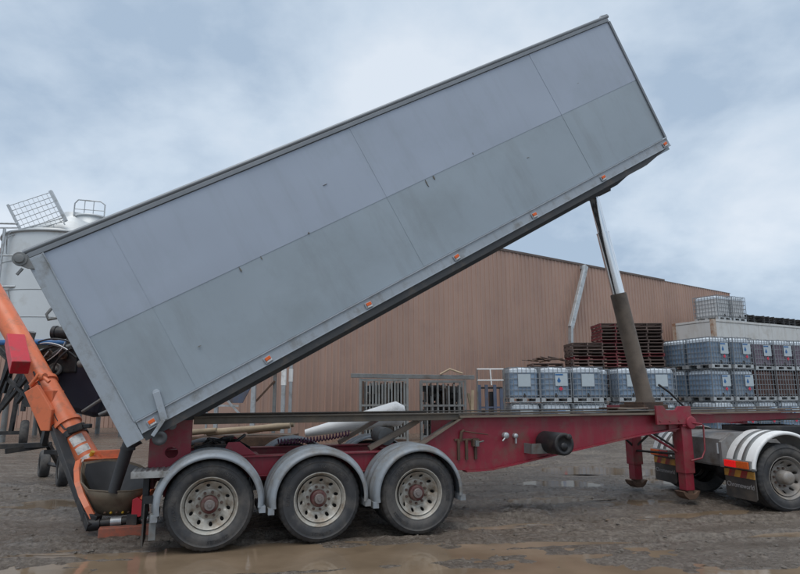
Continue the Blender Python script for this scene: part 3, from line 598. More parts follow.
# ram, saddle
mb = MB(); mb.prism([(6.62, 1.22), (6.62, 1.51), (6.76, 1.51), (6.82, 1.44), (7.0, 1.44), (7.06, 1.50), (7.30, 1.50), (7.30, 1.22)], 0.46, 0.50)
for k in range(4): mb.lathe([(0.0, -.012), (0.014, -.012), (0.014, 0.0)], 6, c=(6.68 + k * .185, 0.46, 1.27), smooth=False)
mb.build('ram_saddle', M['red'], T, 0.004)
mb = MB(); mb.prism([(6.9, 1.22), (6.9, 1.5), (7.3, 1.5), (7.3, 1.22)], 2.0, 2.04); mb.build('ram_saddle', M['red'], T)
mb = MB(); mb.tube([(6.96, 0.5, 1.36), (6.96, 2.0, 1.36)], 0.06, 16); mb.b6(6.8, 7.3, 0.95, 1.55, 1.44, 1.52); mb.b6(6.85, 7.25, 1.0, 1.5, 1.52, 1.56); mb.b6(6.4, 6.8, 0.8, 1.6, 1.443, 1.47); mb.build('ram_pivot', M['rust'], T, 0.005)
p0 = Vector((7.10, 1.25, 1.55)); p1 = Vector((6.30, 1.25, 5.22)); dr = p1 - p0
mb = MB(); mb.tube([p0, p0 + dr * .012, p0 + dr * .02, p0 + dr * .505, p0 + dr * .51], [.16, .16, .137, .137, .13], 32); ram = mb.build('ram', M['ramcase'], T)
mb = MB(); mb.tube([p0 + dr * .505, p0 + dr * .80], 0.108, 32); mb.tube([p0 + dr * .80, p0 + dr * .805], 0.112, 32); mb.tube([p0 + dr * .80, p0 + dr * 1.0], 0.086, 32); mb.build('ram_stage', M['chrome'], ram)
mb = MB(); mb.tube([p0 + dr * .985 - Vector((.1, 0, 0)) * 0, p1], 0.12, 24); mb.b6(6.15, 6.45, 0.95, 1.55, 5.18, 5.30); mb.build('ram_head', M['black'], ram)
mb = MB(); mb.tube([(7.18, 1.0, 1.85), (7.35, 0.95, 1.72), (7.62, 0.9, 1.45)], 0.018, 8); mb.build('hydraulic_hose', M['black'], ram)
mb = MB(); mb.tube([(6.1, 0.7, 1.47), (6.3, 0.72, 1.462), (6.75, 0.8, 1.465)], 0.015, 8); mb.build('loose_rod', M['flange'], T)
# landing legs
def leg(u_, v, out_):
    mb = MB(); s_ = -1 if out_ else 1
    mb.b6(u_, u_ + .20, v, v + .20, 0.46, 1.34); mb.b6(u_ + .02, u_ + .18, v + .02, v + .18, 0.20, 0.47); l_ = mb.build('landing_leg', M['red'], T, 0.008)
    f = MB(); f.b6(u_ + .05, u_ + .15, v + .03, v + .17, 0.14, 0.25); f.prism([(u_ - .03, 0.12), (u_ - .07, 0.19), (u_ - .03, 0.195), (u_ + .04, 0.15), (u_ + .16, 0.15), (u_ + .23, 0.195), (u_ + .27, 0.19), (u_ + .22, 0.11), (u_ + .16, 0.07), (u_ + .04, 0.07)], v + .0, v + .20); f.build('foot', M['rust'], l_, 0.006)
    if out_:
        g_ = MB(); g_.lathe([(0.0, -.06), (0.09, -.06), (0.10, -.05), (0.10, 0.0)], 20, c=(u_ + .16, v - .002, 1.24)); g_.b6(u_ + .0, u_ + .2, v - .03, v - .002, 1.18, 1.36); g_.build('gearbox', M['red'], l_, 0.006)
        h = MB(); h.tube([(u_ + .16, v - .06, 1.24), (u_ + .30, v - .10, 1.22), (u_ + .34, v - .10, 1.2), (u_ + .33, v - .1, 0.82), (u_ + .26, v - .1, 0.70), (u_ + .1, v - .04, 0.66)], 0.013, 8); h.build('crank_handle', M['red'], l_)
leg(7.12, 0.50, True); leg(7.22, 1.80, False)
for a, b in [((7.22, 0.6, 0.72), (6.55, 0.9, 1.18)), ((7.30, 1.85, 0.75), (7.62, 1.5, 1.2)), ((7.30, 1.85, 0.75), (6.75, 1.7, 1.12)), ((7.2, 0.66, 0.74), (7.3, 1.82, 0.70)), ((7.22, 0.7, 0.8), (7.05, 1.5, 1.22))]:
    mb = MB(); mb.tube([a, b], 0.02, 8); mb.build('leg_brace', M['red'] if a[1] == 0.6 else M['black'], T)
mb = MB(); mb.prism([(6.93, 1.1), (6.93, 1.33), (7.10, 1.33), (7.12, 1.2), (7.07, 1.1)], 0.56, 0.598); mb.build('gusset', M['red'], T, 0.004)
# fifth wheel kingpin plate
mb = MB(); mb.b6(8.7, 10.6, 0.65, 1.85, 1.235, 1.262); mb.build('kingpin_plate', M['deck'], T)

# ================================================================== prime mover (rear end shows)
K = thing('prime_mover', 'rear end of a truck with white striped mudguards coupled under the trailer', 'truck', (4.97, 10.35, -0.03), R(10.24))
for b in (-0.42, 0.36):
    mb = MB(); mb.b6(0.05, 4.2, b, b + .07, 0.72, 0.99); mb.build('frame_rail', M['truckgrey'], K, 0.006)
mb = MB(); mb.prism([(-0.06, 0.62), (-0.06, 1.02), (0.14, 1.10), (0.9, 1.10), (0.9, 1.02), (0.05, 0.98), (0.05, 0.62)], -0.62, 0.60); mb.build('rear_crossmember', M['truckgrey'], K, 0.008)
mb = MB(); mb.b6(-0.05, 0.03, -1.24, 1.24, 0.60, 0.74); mb.build('tail_bar', M['truckgrey'], K, 0.006)
mb = MB(); mb.prism([(-0.10, 0.60), (-0.10, 0.98), (0.10, 1.12), (0.55, 1.12), (0.55, 0.60)], -0.70, -0.635); mb.build('frame_gusset', M['truckgrey'], K, 0.006)
mb = MB(); mb.tube([(-.09, -.60, .8), (-.09, -.60, .96)], 0.022, 10); mb.build('hose_stub', M['silver'], K)
for sgn in (-1, 1):
    y0, y1 = sorted((sgn * 1.245, sgn * 0.70))
    mb = MB(); mb.b6(-0.085, -0.052, y0, y1, 0.615, 0.735); mb.build('light_bar', M['truckgrey'], K, 0.004)
    yo, ym, yi = sgn * 1.235, sgn * 0.975, sgn * 0.72
    a, b = sorted((yo, ym)); mb = MB(); mb.b6(-0.105, -0.086, a + .006, b - .006, 0.625, 0.725); mb.build('indicator_lamp', M['amber'], K, 0.006)
    a, b = sorted((ym, yi)); mb = MB(); mb.b6(-0.105, -0.086, a + .006, b - .006, 0.625, 0.725); mb.build('tail_lamp', M['redlens'] if sgn < 0 else M['redoff'], K, 0.006)
    y0, y1 = sorted((sgn * 1.25, sgn * 0.62))
    mb = MB(); n = 5; th_ = [(y0 + .03, .17), (y1 - .03, .17), (y1, .20), (y1, .60), (y0, .60), (y0, .20)]
    mb.add([(-.02, y, z) for y, z in th_] + [(-.005, y, z) for y, z in th_], [tuple(range(6)), tuple(range(11, 5, -1))] + [(i, (i + 1) % 6, (i + 1) % 6 + 6, i + 6) for i in range(6)])
    fp = mb.build('mud_flap', M['flap'], K)
    for q in range(5):
        ya, yb = y0 + (y1 - y0) * q / 5, y0 + (y1 - y0) * (q + 1) / 5; sk = 0.05
        m2 = MB(); m2.add([(-.028, ya + (sk if q else 0), .48), (-.028, yb + (sk if q < 4 else 0), .48), (-.028, yb - (0 if q == 4 else 0), .585), (-.028, ya, .585), (-.021, ya + (sk if q else 0), .48), (-.021, yb + (sk if q < 4 else 0), .48), (-.021, yb, .585), (-.021, ya, .585)], [(0, 1, 2, 3), (7, 6, 5, 4), (0, 4, 5, 1), (1, 5, 6, 2), (2, 6, 7, 3), (3, 7, 4, 0)])
        m2.build('reflector_stripe', M['yellow'] if q % 2 == 0 else M['redrefl'], fp)
    tm = text_mesh('Chromeworld', 0.098, 0.001); tm.materials.clear(); tm.materials.append(M['flaptext'])
    tx = link('flap_lettering', tm, fp); tx.location = (-0.0225, (y0 + y1) / 2, 0.33); tx.rotation_euler = (R(90), 0, R(-90))
    for ax_ in (0.55, 1.90):
        prof = [(0.565, 0.0), (0.60, 0.0), (0.615, 0.02), (0.615, 0.60), (0.60, 0.62)]; prof = prof + [(0.605, 0.60), (0.605, 0.022), (0.592, 0.012), (0.565, 0.012)]
        mb = MB(); mb.lathe(prof, 40, R(8) if ax_ < 1 else R(8), R(172), closed=True)
        if sgn > 0: mb.v = [(x, -y, z) for x, y, z in mb.v]
        gd = mb.build('mudguard', M['white'], K); gd.location = (ax_, sgn * 1.27, 0.55)
        for yy in (0.16, 0.34):
            mb = MB(); mb.lathe([(0.613, yy), (0.619, yy), (0.619, yy + .085), (0.613, yy + .085)], 40, R(8), R(172), closed=True)
            if sgn > 0: mb.v = [(x, -y, z) for x, y, z in mb.v]
            mb.build('mudguard_strap', M['greysteel'], gd)
        make_wheel(K, (ax_, sgn * 1.24, 0.49), R(20), rim='rimg', hub='hubt', letters=False, flip=sgn > 0)
for ax_ in (0.55, 1.90):
    mb = MB(); mb.tube([(ax_, -1.0, 0.49), (ax_, 1.0, 0.49)], 0.09, 14); mb.lathe([(0.0, -.2), (0.18, -.16), (0.22, 0), (0.18, .16), (0.0, .2)], 20, c=(ax_, 0, .49)); mb.build('drive_axle', M['black'], K)
mb = MB(); mb.b6(0.8, 1.9, -0.42, 0.42, 1.0, 1.19); mb.build('fifth_wheel', M['black'], K, 0.01)

# ================================================================== brown shed
EW = R(35.5)
SH = thing('brown_shed', 'long brown ribbed metal shed behind the trailer', 'shed', (-5.2, 18.83, 0.0), EW)
HW, NS, SW = 7.98, 42, 0.76
mb = MB(); mb.b6(0.02, NS * SW - .02, 0.05, 6.0, 0.0, HW - 0.05); mb.build('wall', M['clad'], SH)
def clad_mesh(h, name):
    mb = MB(); pr = []
    for k in range(3):
        x = k * 0.2533; pr += [(x, 0.0), (x + .178, 0.0), (x + .194, -.036), (x + .236, -.036)]
    pr.append((0.757, 0.0)); n = len(pr)
    vs = [(x, y, 0) for x, y in pr] + [(x, y, h) for x, y in pr]
    mb.add(vs, [(i, i + 1, i + 1 + n, i + n) for i in range(n - 1)]); return bake(mb, name, M['clad'])
cm = clad_mesh(HW, 'cladding_sheet')
for k in range(NS):
    o = link('cladding_sheet', cm, SH); o.location = (k * SW, 0.008 * (k % 2), random.uniform(-.01, .0))
mb = MB(); mb.b6(-.03, 24.6, -.055, 0.06, HW - .02, HW + .08); mb.build('roof_flashing', M['cladcap'], SH)
mb = MB(); mb.add([(-.1, -.03, HW + .005), (NS * SW + .1, -.03, HW + .005), (NS * SW + .1, 6, HW + .4), (-.1, 6, HW + .4), (-.1, -.03, HW - .03), (NS * SW + .1, -.03, HW - .03), (NS * SW + .1, 6, HW + .3), (-.1, 6, HW + .3)], [(0, 1, 2, 3), (4, 7, 6, 5), (0, 4, 5, 1), (1, 5, 6, 2), (2, 6, 7, 3), (3, 7, 4, 0)]); mb.build('roof', M['roof'], SH)
mb = MB(); mb.beam((17.3, -.30, HW - .1), (15.75, -.45, 4.75), 0.26, 0.16, (0, 1, 0)); mb.beam((17.3, -.30, HW - .15), (17.3, 0.0, HW - .15), .2, .16); mb.build('downpipe', M['silver'], SH, 0.01)
mb = MB(); mb.beam((15.75, -.45, 4.78), (15.72, -.2, 0.1), 0.16, 0.16, (0, 1, 0)); mb.build('downpipe', M['silver'], SH)
# far brown building at the left edge
FB = thing('brown_building', 'far brown wall at the left edge behind the white silo', 'building', (-42, 34, 0), 0)
mb = MB(); mb.b6(0, 30, 0.05, 8, 0, 10.2); mb.build('wall', M['clad'], FB)
c2 = clad_mesh(10.25, 'cladding_sheet')
for k in range(39):
    o = link('cladding_sheet', c2, FB); o.location = (k * SW, 0, 0)

# ================================================================== silo
SI = thing('silo', 'tall white steel silo behind the raised trailer body', 'silo', (-14.6, 26, 0), 0)
RS = 2.62
zb = [3.75, 4.8, 5.9, 7.1, 8.3]
for a, b in zip(zb, zb[1:]):
    mb = MB(); mb.lathe([(RS, a + .012), (RS, b - .012)], 64, axis='Z'); mb.build('shell_band', M['silo'], SI)
for a in zb[1:-1]:
    mb = MB(); mb.lathe([(RS - .01, a - .014), (RS + .012, a - .014), (RS + .012, a + .014), (RS - .01, a + .014)], 64, axis='Z'); mb.build('seam_ring', M['sillid'], SI)
mb = MB(); mb.lathe([(RS - .01, 8.28), (RS + .05, 8.28), (RS + .05, 8.34), (0.5, 9.55), (0.5, 9.75), (0.0, 9.8)], 64, axis='Z', smooth=True); mb.build('roof', M['silo'], SI)
mb = MB(); mb.lathe([(RS, 3.75), (RS - .1, 3.68), (0.35, 1.5), (0.35, 1.3)], 64, axis='Z'); mb.build('cone_bottom', M['greysteel'], SI)
for k in range(6):
    a = k * math.pi / 3 + .3; mb = MB(); mb.tube([((RS - .06) * math.cos(a), (RS - .06) * math.sin(a), 0), ((RS - .06) * math.cos(a), (RS - .06) * math.sin(a), 3.75)], .10, 12); mb.build('leg', M['greysteel'], SI)
mb = MB(); mb.lathe([(RS + .055, 8.27), (RS + .08, 8.27), (RS + .08, 8.36), (RS + .055, 8.36)], 64, axis='Z'); mb.build('eave_ring', M['sillid'], SI)
HT = Matrix.Translation((0.75, 0.0, -0.42))
mb = MB(); mb.M = HT; mb.tube([(-.55, -.5, 10.0), (-.55, -.5, 10.55), (-.4, -.5, 10.72), (.6, -.5, 10.62), (.75, -.4, 10.5), (.75, -.4, 9.9)], 0.03, 8)
for x in (-.1, .3): mb.tube([(x, -.5, 10.0), (x, -.5, 10.68)], 0.018, 6)
mb.tube([(-.55, -.5, 10.3), (.75, -.4, 10.22)], 0.018, 6); mb.build('hatch_rail', M['silver'], SI)
mb = MB(); mb.M = HT; mb.lathe([(0.66, 9.3), (0.66, 10.02), (0.0, 10.05)], 32, axis='Z'); mb.lathe([(0.67, 9.96), (0.70, 9.96), (0.70, 10.04), (0.67, 10.04)], 32, axis='Z'); mb.build('hatch_collar', M['silo'], SI)
# tilted mesh panel on the roof edge
P = [Vector((-1.44, -2.4, 9.4)), Vector((.25, -2.4, 9.99)), Vector((.98, -2.4, 8.75)), Vector((-.61, -2.4, 8.04))]
mb = MB(); mb.beam(P[0] + Vector((-.03, 0, .05)), P[3] + Vector((.1, 0, -.2)), 0.09); mb.beam(P[1] + Vector((-.03, 0, .05)), P[2], 0.12)
for k in range(7):
    t = k / 6; mb.tube([P[0].lerp(P[3], t * .95), P[1].lerp(P[2], t * .95)], 0.014, 6)
for k in range(1, 9):
    t = k / 9; mb.tube([P[0].lerp(P[1], t), P[3].lerp(P[2], t)], 0.009, 6)
mb.build('mesh_panel', M['silver'], SI)
mb = MB()
for dz in (0.0, .16): mb.tube([(-1.36, -2.3, 7.4), (-1.36, -2.4, 8.0 + dz), (-1.2, -2.4, 8.15 + dz), (.83, -2.4, 8.72 + dz), (.95, -2.4, 8.6)], 0.022, 8)
for x in (-.8, -.1, .5): mb.tube([(x, -2.35, 8.0), (x, -2.4, 8.45 + .28 * x)], 0.014, 6)
mb.build('hand_rail', M['silver'], SI)
mb = MB(); mb.tube([(-5, -2.45, 8.74), (-.96, -2.45, 8.63)], 0.04, 8); mb.tube([(-5, -2.45, 8.47), (-.92, -2.45, 8.46)], 0.03, 8)
for k in range(6): mb.tube([(-4.6 + k * .62, -2.45, 6.0), (-4.6 + k * .62, -2.45, 8.45)], 0.018, 6)
mb.tube([(-1.45, -2.5, 0), (-1.4, -2.5, 8.4)], 0.045, 8); mb.tube([(-1.75, -2.5, 0), (-1.72, -2.5, 8.4)], 0.035, 8); mb.tube([(-5, -2.5, 6.02), (-.72, -2.5, 6.02)], 0.05, 8); mb.tube([(-5, -2.5, 7.3), (-.94, -2.5, 7.29)], 0.035, 8); mb.tube([(-1.75, -2.5, 7.3), (-1.2, -2.5, 4)], 0.025, 8)
mb.build('access_frame', M['silver'], SI)
mb = MB(); mb.tube([(-1.0, -2.5, 5.9), (-.2, -2.7, 3.6), (.1, -2.75, 1.0)], 0.015, 6); mb.build('cable', M['greysteel'], SI)
mb = MB(); mb.lathe([(RS + .005, 3.70), (RS + .05, 3.70), (RS + .05, 3.90), (RS + .005, 3.90)], 64, axis='Z'); mb.build('blue_band', M['blue'], SI)

# ================================================================== orange grain auger
AU = thing('grain_auger', 'orange grain auger with its steel hopper under the trailer tailgate', 'auger', (-3.7, 8.1, 0), 0)
AO = Vector((-3.7, 8.1, 0))
def mbw(): m_ = MB(); m_.M = Matrix.Translation(-AO); return m_
q0 = Vector((-4.12, 8.78, 0.36)); q1 = Vector((-6.45, 9.6, 3.10)); qd = q1 - q0
def qa(t): return q0 + qd * t
mb = mbw(); mb.tube([qa(.08), qa(2.0)], 0.168, 28); tube_ = mb.build('auger_tube', M['orange'], AU)
for ta, tb in ((.06, .14), (.33, .345), (.55, .565)): mb = mbw(); mb.tube([qa(ta), qa(tb)], 0.195, 28); mb.build('tube_flange', M['orange'], tube_)
mb = mbw(); mb.tube([qa(.265), qa(.29)], 0.188, 28); mb.build('tube_clamp', M['black'], tube_)
c_ = qa(.285) + Vector((.12, -.16, .1)); mb = mbw(); mb.box(c_, (.22, .10, .10), ry=R(-20)); mb.box(c_ + Vector((.16, 0, .03)), (.10, .08, .06)); mb.build('clamp_block', M['black'], tube_, 0.01)
def sticker(t, sz, mt, off=0.0):
    m2 = mbw(); c = qa(t); ax = qd.normalized(); fr = Vector((0.25, -0.93, 0.1)); fr = (fr - ax * fr.dot(ax)).normalized(); sd2 = ax.cross(fr); n = 6; vs = []
    for i in range(n + 1):
        a = (i / n - .5) * sz[1] / 0.157 + off
        for e_ in (-.5, .5): vs.append(c + ax * e_ * sz[0] + (fr * math.cos(a) + sd2 * math.sin(a)) * 0.1705)
    m2.add(vs, [(2 * i, 2 * i + 1, 2 * i + 3, 2 * i + 2) for i in range(n)], True); return m2.build('warning_sticker', mt, tube_)
sticker(.235, (.15, .17), M['sticker'], .25); sticker(.19, (.11, .17), M['sticker'], .25); sticker(.15, (.07, .20), M['sticker'], .1)
mb = mbw(); c_ = qa(.165) + Vector((.12, -.13, .05)); mb.tube([c_, c_ + Vector((.03, -.02, .06))], 0.03, 10); mb.build('yellow_cap', M['yellowp'], tube_)
mb = mbw(); pts = [qa(.62) + Vector((.05, -.19, 0)), qa(.50) + Vector((.1, -.2, -.12)), qa(.40) + Vector((.1, -.2, -.14)), qa(.31) + Vector((.02, -.2, .02)), qa(.28) + Vector((.1, -.2, .1))]; mb.tube(pts, 0.013, 8); mb.build('hydraulic_hose', M['black'], tube_)
# hopper: lofted bowl
rim_ = [(-4.36, 8.52, .80), (-4.16, 8.74, .82), (-3.92, 8.80, .80), (-3.66, 8.74, .74), (-3.40, 8.55, .66), (-3.26, 8.28, .59), (-3.24, 8.02, .53), (-3.38, 7.86, .515), (-3.66, 7.82, .515), (-3.92, 7.86, .53), (-4.10, 8.02, .60), (-4.24, 8.26, .70)]
ce = Vector((-3.70, 8.16, 0.20)); mb = mbw(); rings = []
for t, zz_ in ((0, 0), (0.25, .35), (0.6, .72), (0.85, .93), (1.0, 1.0)):
    rg = []
    for p in rim_:
        p = Vector(p); f = 1 - 0.55 * t; q = Vector((ce.x + (p.x - ce.x) * f, ce.y + (p.y - ce.y) * f, p.z + (ce.z - p.z) * zz_)); rg.append(q)
    rings.append(rg)
n = len(rim_); vs = [p for rg in rings for p in rg]
mb.add(vs, [(i * n + k, i * n + (k + 1) % n, (i + 1) * n + (k + 1) % n, (i + 1) * n + k) for i in range(4) for k in range(n)] + [tuple(range(4 * n, 5 * n))], True)
hop = mb.build('hopper', M['hopper'], AU); so = hop.modifiers.new('thick', 'SOLIDIFY'); so.thickness = 0.012; so.offset = 0
mb = mbw(); mb.tube([Vector(p) + Vector((0, 0, .002)) for p in rim_[4:] + rim_[:1]], 0.011, 8); mb.build('hopper_rim', M['hopper'], hop)
mb = mbw(); vs = []
for p in rim_:
    p = Vector(p); vs.append(Vector((ce.x + (p.x - ce.x) * .90, ce.y + (p.y - ce.y) * .90, p.z - .02)))
for p in rim_:
    p = Vector(p); vs.append(Vector((ce.x + (p.x - ce.x) * .45, ce.y + (p.y - ce.y) * .45, ce.z + .05)))
sel = [11, 0, 1, 2, 3, 4, 5]
mb.add(vs, [(sel[i], sel[i + 1], sel[i + 1] + n, sel[i] + n) for i in range(6)], True); mb.build('rubber_lining', M['hopin'], hop)
pl = [(-4.42, 8.45, .83), (-4.33, 8.25, .74), (-4.19, 8.03, .60), (-4.05, 7.89, .46), (-3.93, 7.82, .33), (-3.84, 7.81, .20)]
mb = mbw(); vs = []
for i, p in enumerate(pl): p = Vector(p); vs += [p + Vector((.045, .03, .02)), p + Vector((-.005, .0, -.01)), p + Vector((-.003, .03, -.02)), p + Vector((.05, .06, .01))]
mb.add(vs, [(4 * i + k, 4 * i + (k + 1) % 4, 4 * i + 4 + (k + 1) % 4, 4 * i + 4 + k) for i in range(5) for k in range(4)] + [(0, 1, 2, 3), (23, 22, 21, 20)]); mb.build('side_plate', M['orange'], hop)
mb = mbw(); g0 = qa(.10); mb.add([g0 + Vector((-.22, -.05, -.02)), g0 + Vector((.20, -.02, .10)), (-3.92, 8.82, .83), (-4.40, 8.62, .83), g0 + Vector((-.22, .1, -.02)), g0 + Vector((.20, .12, .10)), (-3.92, 8.9, .83), (-4.40, 8.75, .83)], [(0, 1, 2, 3), (7, 6, 5, 4), (0, 4, 5, 1), (1, 5, 6, 2), (2, 6, 7, 3), (3, 7, 4, 0)]); mb.build('boot_cover', M['orange'], AU, .01)
mb = mbw(); mb.beam((-4.52, 8.86, .84), (-3.92, 8.95, .86), .06, .16); mb.build('boot_plate', M['orange'], AU, .01)
mb = mbw(); mb.beam((-5.32, 9.25, 1.50), (-3.80, 7.80, .10), .13, .11, (0, 0, 1)); mb.build('drag_rail', M['black'], AU, .006)
mb = mbw(); mb.beam((-3.96, 7.90, .22), (-3.75, 7.84, .17), .10, .12); mb.build('boot_foot', M['black'], AU, .01)
mb = mbw(); mb.tube([(-3.80, 7.84, .13), (-3.18, 8.02, .17)], .05, 14); mb.box((-3.36, 7.95, .16), (.13, .15, .15)); mb.tube([(-3.86, 7.82, .12), (-3.74, 7.86, .13)], .075, 14); mb.build('drive_shaft', M['black'], AU, .004)
for a_, b_ in (((-3.62, 7.885, .145), (-3.50, 7.92, .15)), ((-3.28, 7.98, .165), (-3.20, 8.01, .17))): mb = mbw(); mb.tube([a_, b_], .054, 14); mb.build('shaft_collar', M['silver'], AU)
mb = mbw(); mb.beam((-3.68, 7.72, .05), (-3.10, 7.92, .05), .14, .12); mb.build('skid', M['oldorange'], AU, .008)
mb = mbw(); mb.prism([(-3.37, .22), (-3.37, .41), (-3.31, .44), (-3.23, .38), (-3.21, .24), (-3.27, .20)], 7.88, 8.06); mb.build('shaft_guard', M['redbright'], AU, .008)
mb = mbw(); mb.prism([(-3.29, .42), (-3.21, .53), (-3.15, .52), (-3.21, .39)], 7.90, 8.05); mb.build('guard_lip', M['orange'], AU)
for k in range(6):
    mb = mbw(); mb.lathe([(0, -.02), (.014, -.016), (.016, 0)], 8, c=(-3.72 + k * .07, 7.93 + .01 * k, .245)); mb.build('bolt', M['yellowp'] if k % 2 else M['rust'], AU)
# engine and drive clutter
mb = mbw(); mb.box((-5.22, 10.15, 1.93), (.98, .7, .98), ry=R(14)); mb.box((-5.12, 10.1, 2.44), (.6, .6, .25), ry=R(8)); eng = mb.build('engine_cowl', M['navy'], AU, .09)
mb = mbw(); mb.tube([(-5.74, 9.95, 2.73), (-5.30, 10.0, 2.74)], .105, 18); mb.tube([(-5.76, 9.95, 2.73), (-5.70, 9.95, 2.73)], .12, 18); mb.box((-5.42, 10.0, 2.56), (.2, .2, .2)); mb.build('air_cleaner', M['black'], AU, .01)
for pts, r_ in (([(-5.98, 9.9, 2.32), (-5.7, 9.75, 2.30), (-5.5, 9.72, 2.42), (-5.25, 9.75, 2.55)], .035), ([(-5.86, 9.8, 2.42), (-5.66, 9.7, 2.44)], .03), ([(-5.15, 9.7, 2.2), (-5.02, 9.66, 2.22)], .06), ([(-5.02, 9.66, 1.45), (-4.6, 9.7, 1.75)], .025), ([(-4.75, 9.66, 1.40), (-4.55, 9.7, 1.5)], .03)):
    mb = mbw(); mb.tube(pts, r_, 10); mb.build('engine_pipe', M['greysteel'], AU)
def hose(mb, a, b, sag, r, n=10):
    a = Vector(a); b = Vector(b); m_ = (a + b) / 2 + Vector(sag); mb.tube([a * (1 - t) ** 2 + m_ * 2 * t * (1 - t) + b * t * t for t in [i / n for i in range(n + 1)]], r, 8)
mb = mbw(); mb.box((-5.55, 9.95, 2.24), (.62, .36, .34)); mb.box((-5.50, 9.92, 2.46), (.5, .28, .14)); mb.box((-5.72, 9.9, 2.05), (.3, .3, .25)); mb.build('engine_block', M['black'], AU, .02)
for (x, z, r) in ((-5.84, 2.18, .12), (-5.70, 2.36, .08), (-5.55, 2.12, .10), (-5.44, 2.34, .06)):
    mb = mbw(); mb.lathe([(0, -.03), (r * .4, -.03), (r * .45, -.01), (r * .8, -.01), (r, -.03), (r, .03)], 22, c=(x, 9.72, z)); mb.build('pulley', M['greysteel'] if r > .09 else M['rust'], AU)
for a_, b_, sg, r_ in [((-5.9, 9.68, 2.3), (-5.4, 9.68, 2.5), (0, -.05, .12), .022), ((-5.85, 9.66, 2.0), (-5.5, 9.66, 2.1), (0, -.04, -.18), .02), ((-5.65, 9.66, 2.5), (-5.2, 9.68, 2.3), (0, -.05, .1), .018), ((-5.95, 9.62, 2.5), (-5.6, 9.62, 1.9), (.2, -.03, 0), .015), ((-5.5, 9.6, 2.05), (-5.25, 9.6, 2.45), (-.15, -.03, 0), .018), ((-5.3, 9.62, 2.55), (-5.8, 9.62, 2.55), (0, -.03, .1), .014)]:
    mb = mbw(); hose(mb, a_, b_, sg, r_); mb.build('engine_hose', M['black'], AU)
for a_, b_, sg in [((-5.75, 9.58, 2.52), (-5.3, 9.58, 2.42), (0, 0, .1)), ((-5.6, 9.58, 2.25), (-5.35, 9.58, 2.55), (.1, 0, 0)), ((-5.9, 9.58, 2.15), (-5.6, 9.58, 2.4), (0, 0, -.1))]:
    mb = mbw(); hose(mb, a_, b_, sg, .010); mb.build('fuel_line', M['silver'], AU)
mb = mbw(); mb.tube([(-5.98, 9.7, 1.9), (-5.98, 9.7, 2.62), (-5.95, 9.68, 2.72)], .055, 12); mb.build('exhaust', M['greysteel'], AU)
mb = mbw(); mb.beam((-5.98, 9.30, 2.56), (-5.50, 8.75, 2.10), .24, .21); mb.build('fuel_tank', M['redbright'], AU, .012)
mb = mbw(); mb.b6(-5.42, -5.12, 8.98, 9.28, 1.48, 1.78); mb.prism([(-5.48, 1.75), (-5.30, 1.86), (-5.05, 1.50), (-5.05, 1.20), (-5.18, 1.20)], 8.86, 8.95); mb.build('gearbox_guard', M['orange'], AU, .012)
mb = mbw(); mb.tube([(-5.35, 8.95, 1.98), (-5.22, 8.9, 1.98)], .05, 10); mb.tube([(-5.42, 8.9, 1.85), (-5.3, 8.9, 2.02), (-5.15, 8.9, 1.9)], .03, 8); mb.build('hose_elbow', M['orange'], AU)
# frame below the tube, small wheels and swing arm
for a, b in [((-5.62, 9.3, 2.2), (-5.30, 9.15, 1.45)), ((-6.1, 9.5, 2.4), (-5.4, 9.1, 1.7)), ((-6.2, 9.5, 2.0), (-5.45, 9.2, 1.55)), ((-6.2, 9.5, 1.5), (-5.6, 9.3, 2.15)), ((-6.25, 9.6, 1.75), (-6.0, 9.5, 2.6)), ((-6.35, 9.5, 1.5), (-6.05, 9.4, 2.3)), ((-5.9, 9.4, 1.6), (-5.5, 9.2, 2.0))]:
    mb = mbw(); mb.beam(a, b, .05, .05); mb.build('frame_strut', M['black'], AU)
mb = mbw(); mb.beam((-5.75, 9.95, .95), (-5.62, 9.85, 1.55), .08, .1); mb.beam((-7.6, 11.9, .66), (-7.0, 12.4, .75), .1, .1); mb.beam((-8.6, 11.8, .72), (-6.95, 12.2, .76), .1, .09); mb.beam((-7.0, 12.2, .76), (-6.6, 11.2, 1.35), .1, .1); mb.beam((-6.6, 11.2, 1.35), (-5.7, 9.9, 1.5), .1, .1); mb.beam((-7.0, 12.2, .62), (-6.2, 12.1, .60), .08, .08); mb.tube([(-7.7, 13.4, .29), (-6.2, 12.0, .29)], .04, 10); mb.beam((-6.95, 12.2, .75), (-6.95, 12.7, .29), .08, .08); mb.build('swing_frame', M['black'], AU)
def small_wheel(parent, p, r, w, turn, base=None):
    mb = MB(); mb.M = Matrix.Translation(Vector(p) - (base if base is not None else AO)) @ Matrix.Rotation(turn, 4, 'Z')
    pr = [(r * .55, -w * .42), (r * .62, -w * .5), (r * .85, -w * .5), (r * .96, -w * .4), (r, -w * .2), (r, w * .2), (r * .96, w * .4), (r * .85, w * .5), (r * .55, w * .45)]
    mb.lathe(pr, 36); o = mb.build('wheel', M['tyre'], parent)
    m2 = MB(); m2.M = mb.M; m2.lathe([(r * .56, -w * .36), (r * .5, -w * .3), (r * .3, -w * .1), (r * .16, -w * .1), (r * .14, -w * .4), (0, -w * .42)], 28); m2.build('rim', M['rimgrey'], o); return o
small_wheel(AU, (-7.66, 13.36, .27), .29, .19, R(-55)); small_wheel(AU, (-6.56, 12.1, .29), .32, .19, R(-55))
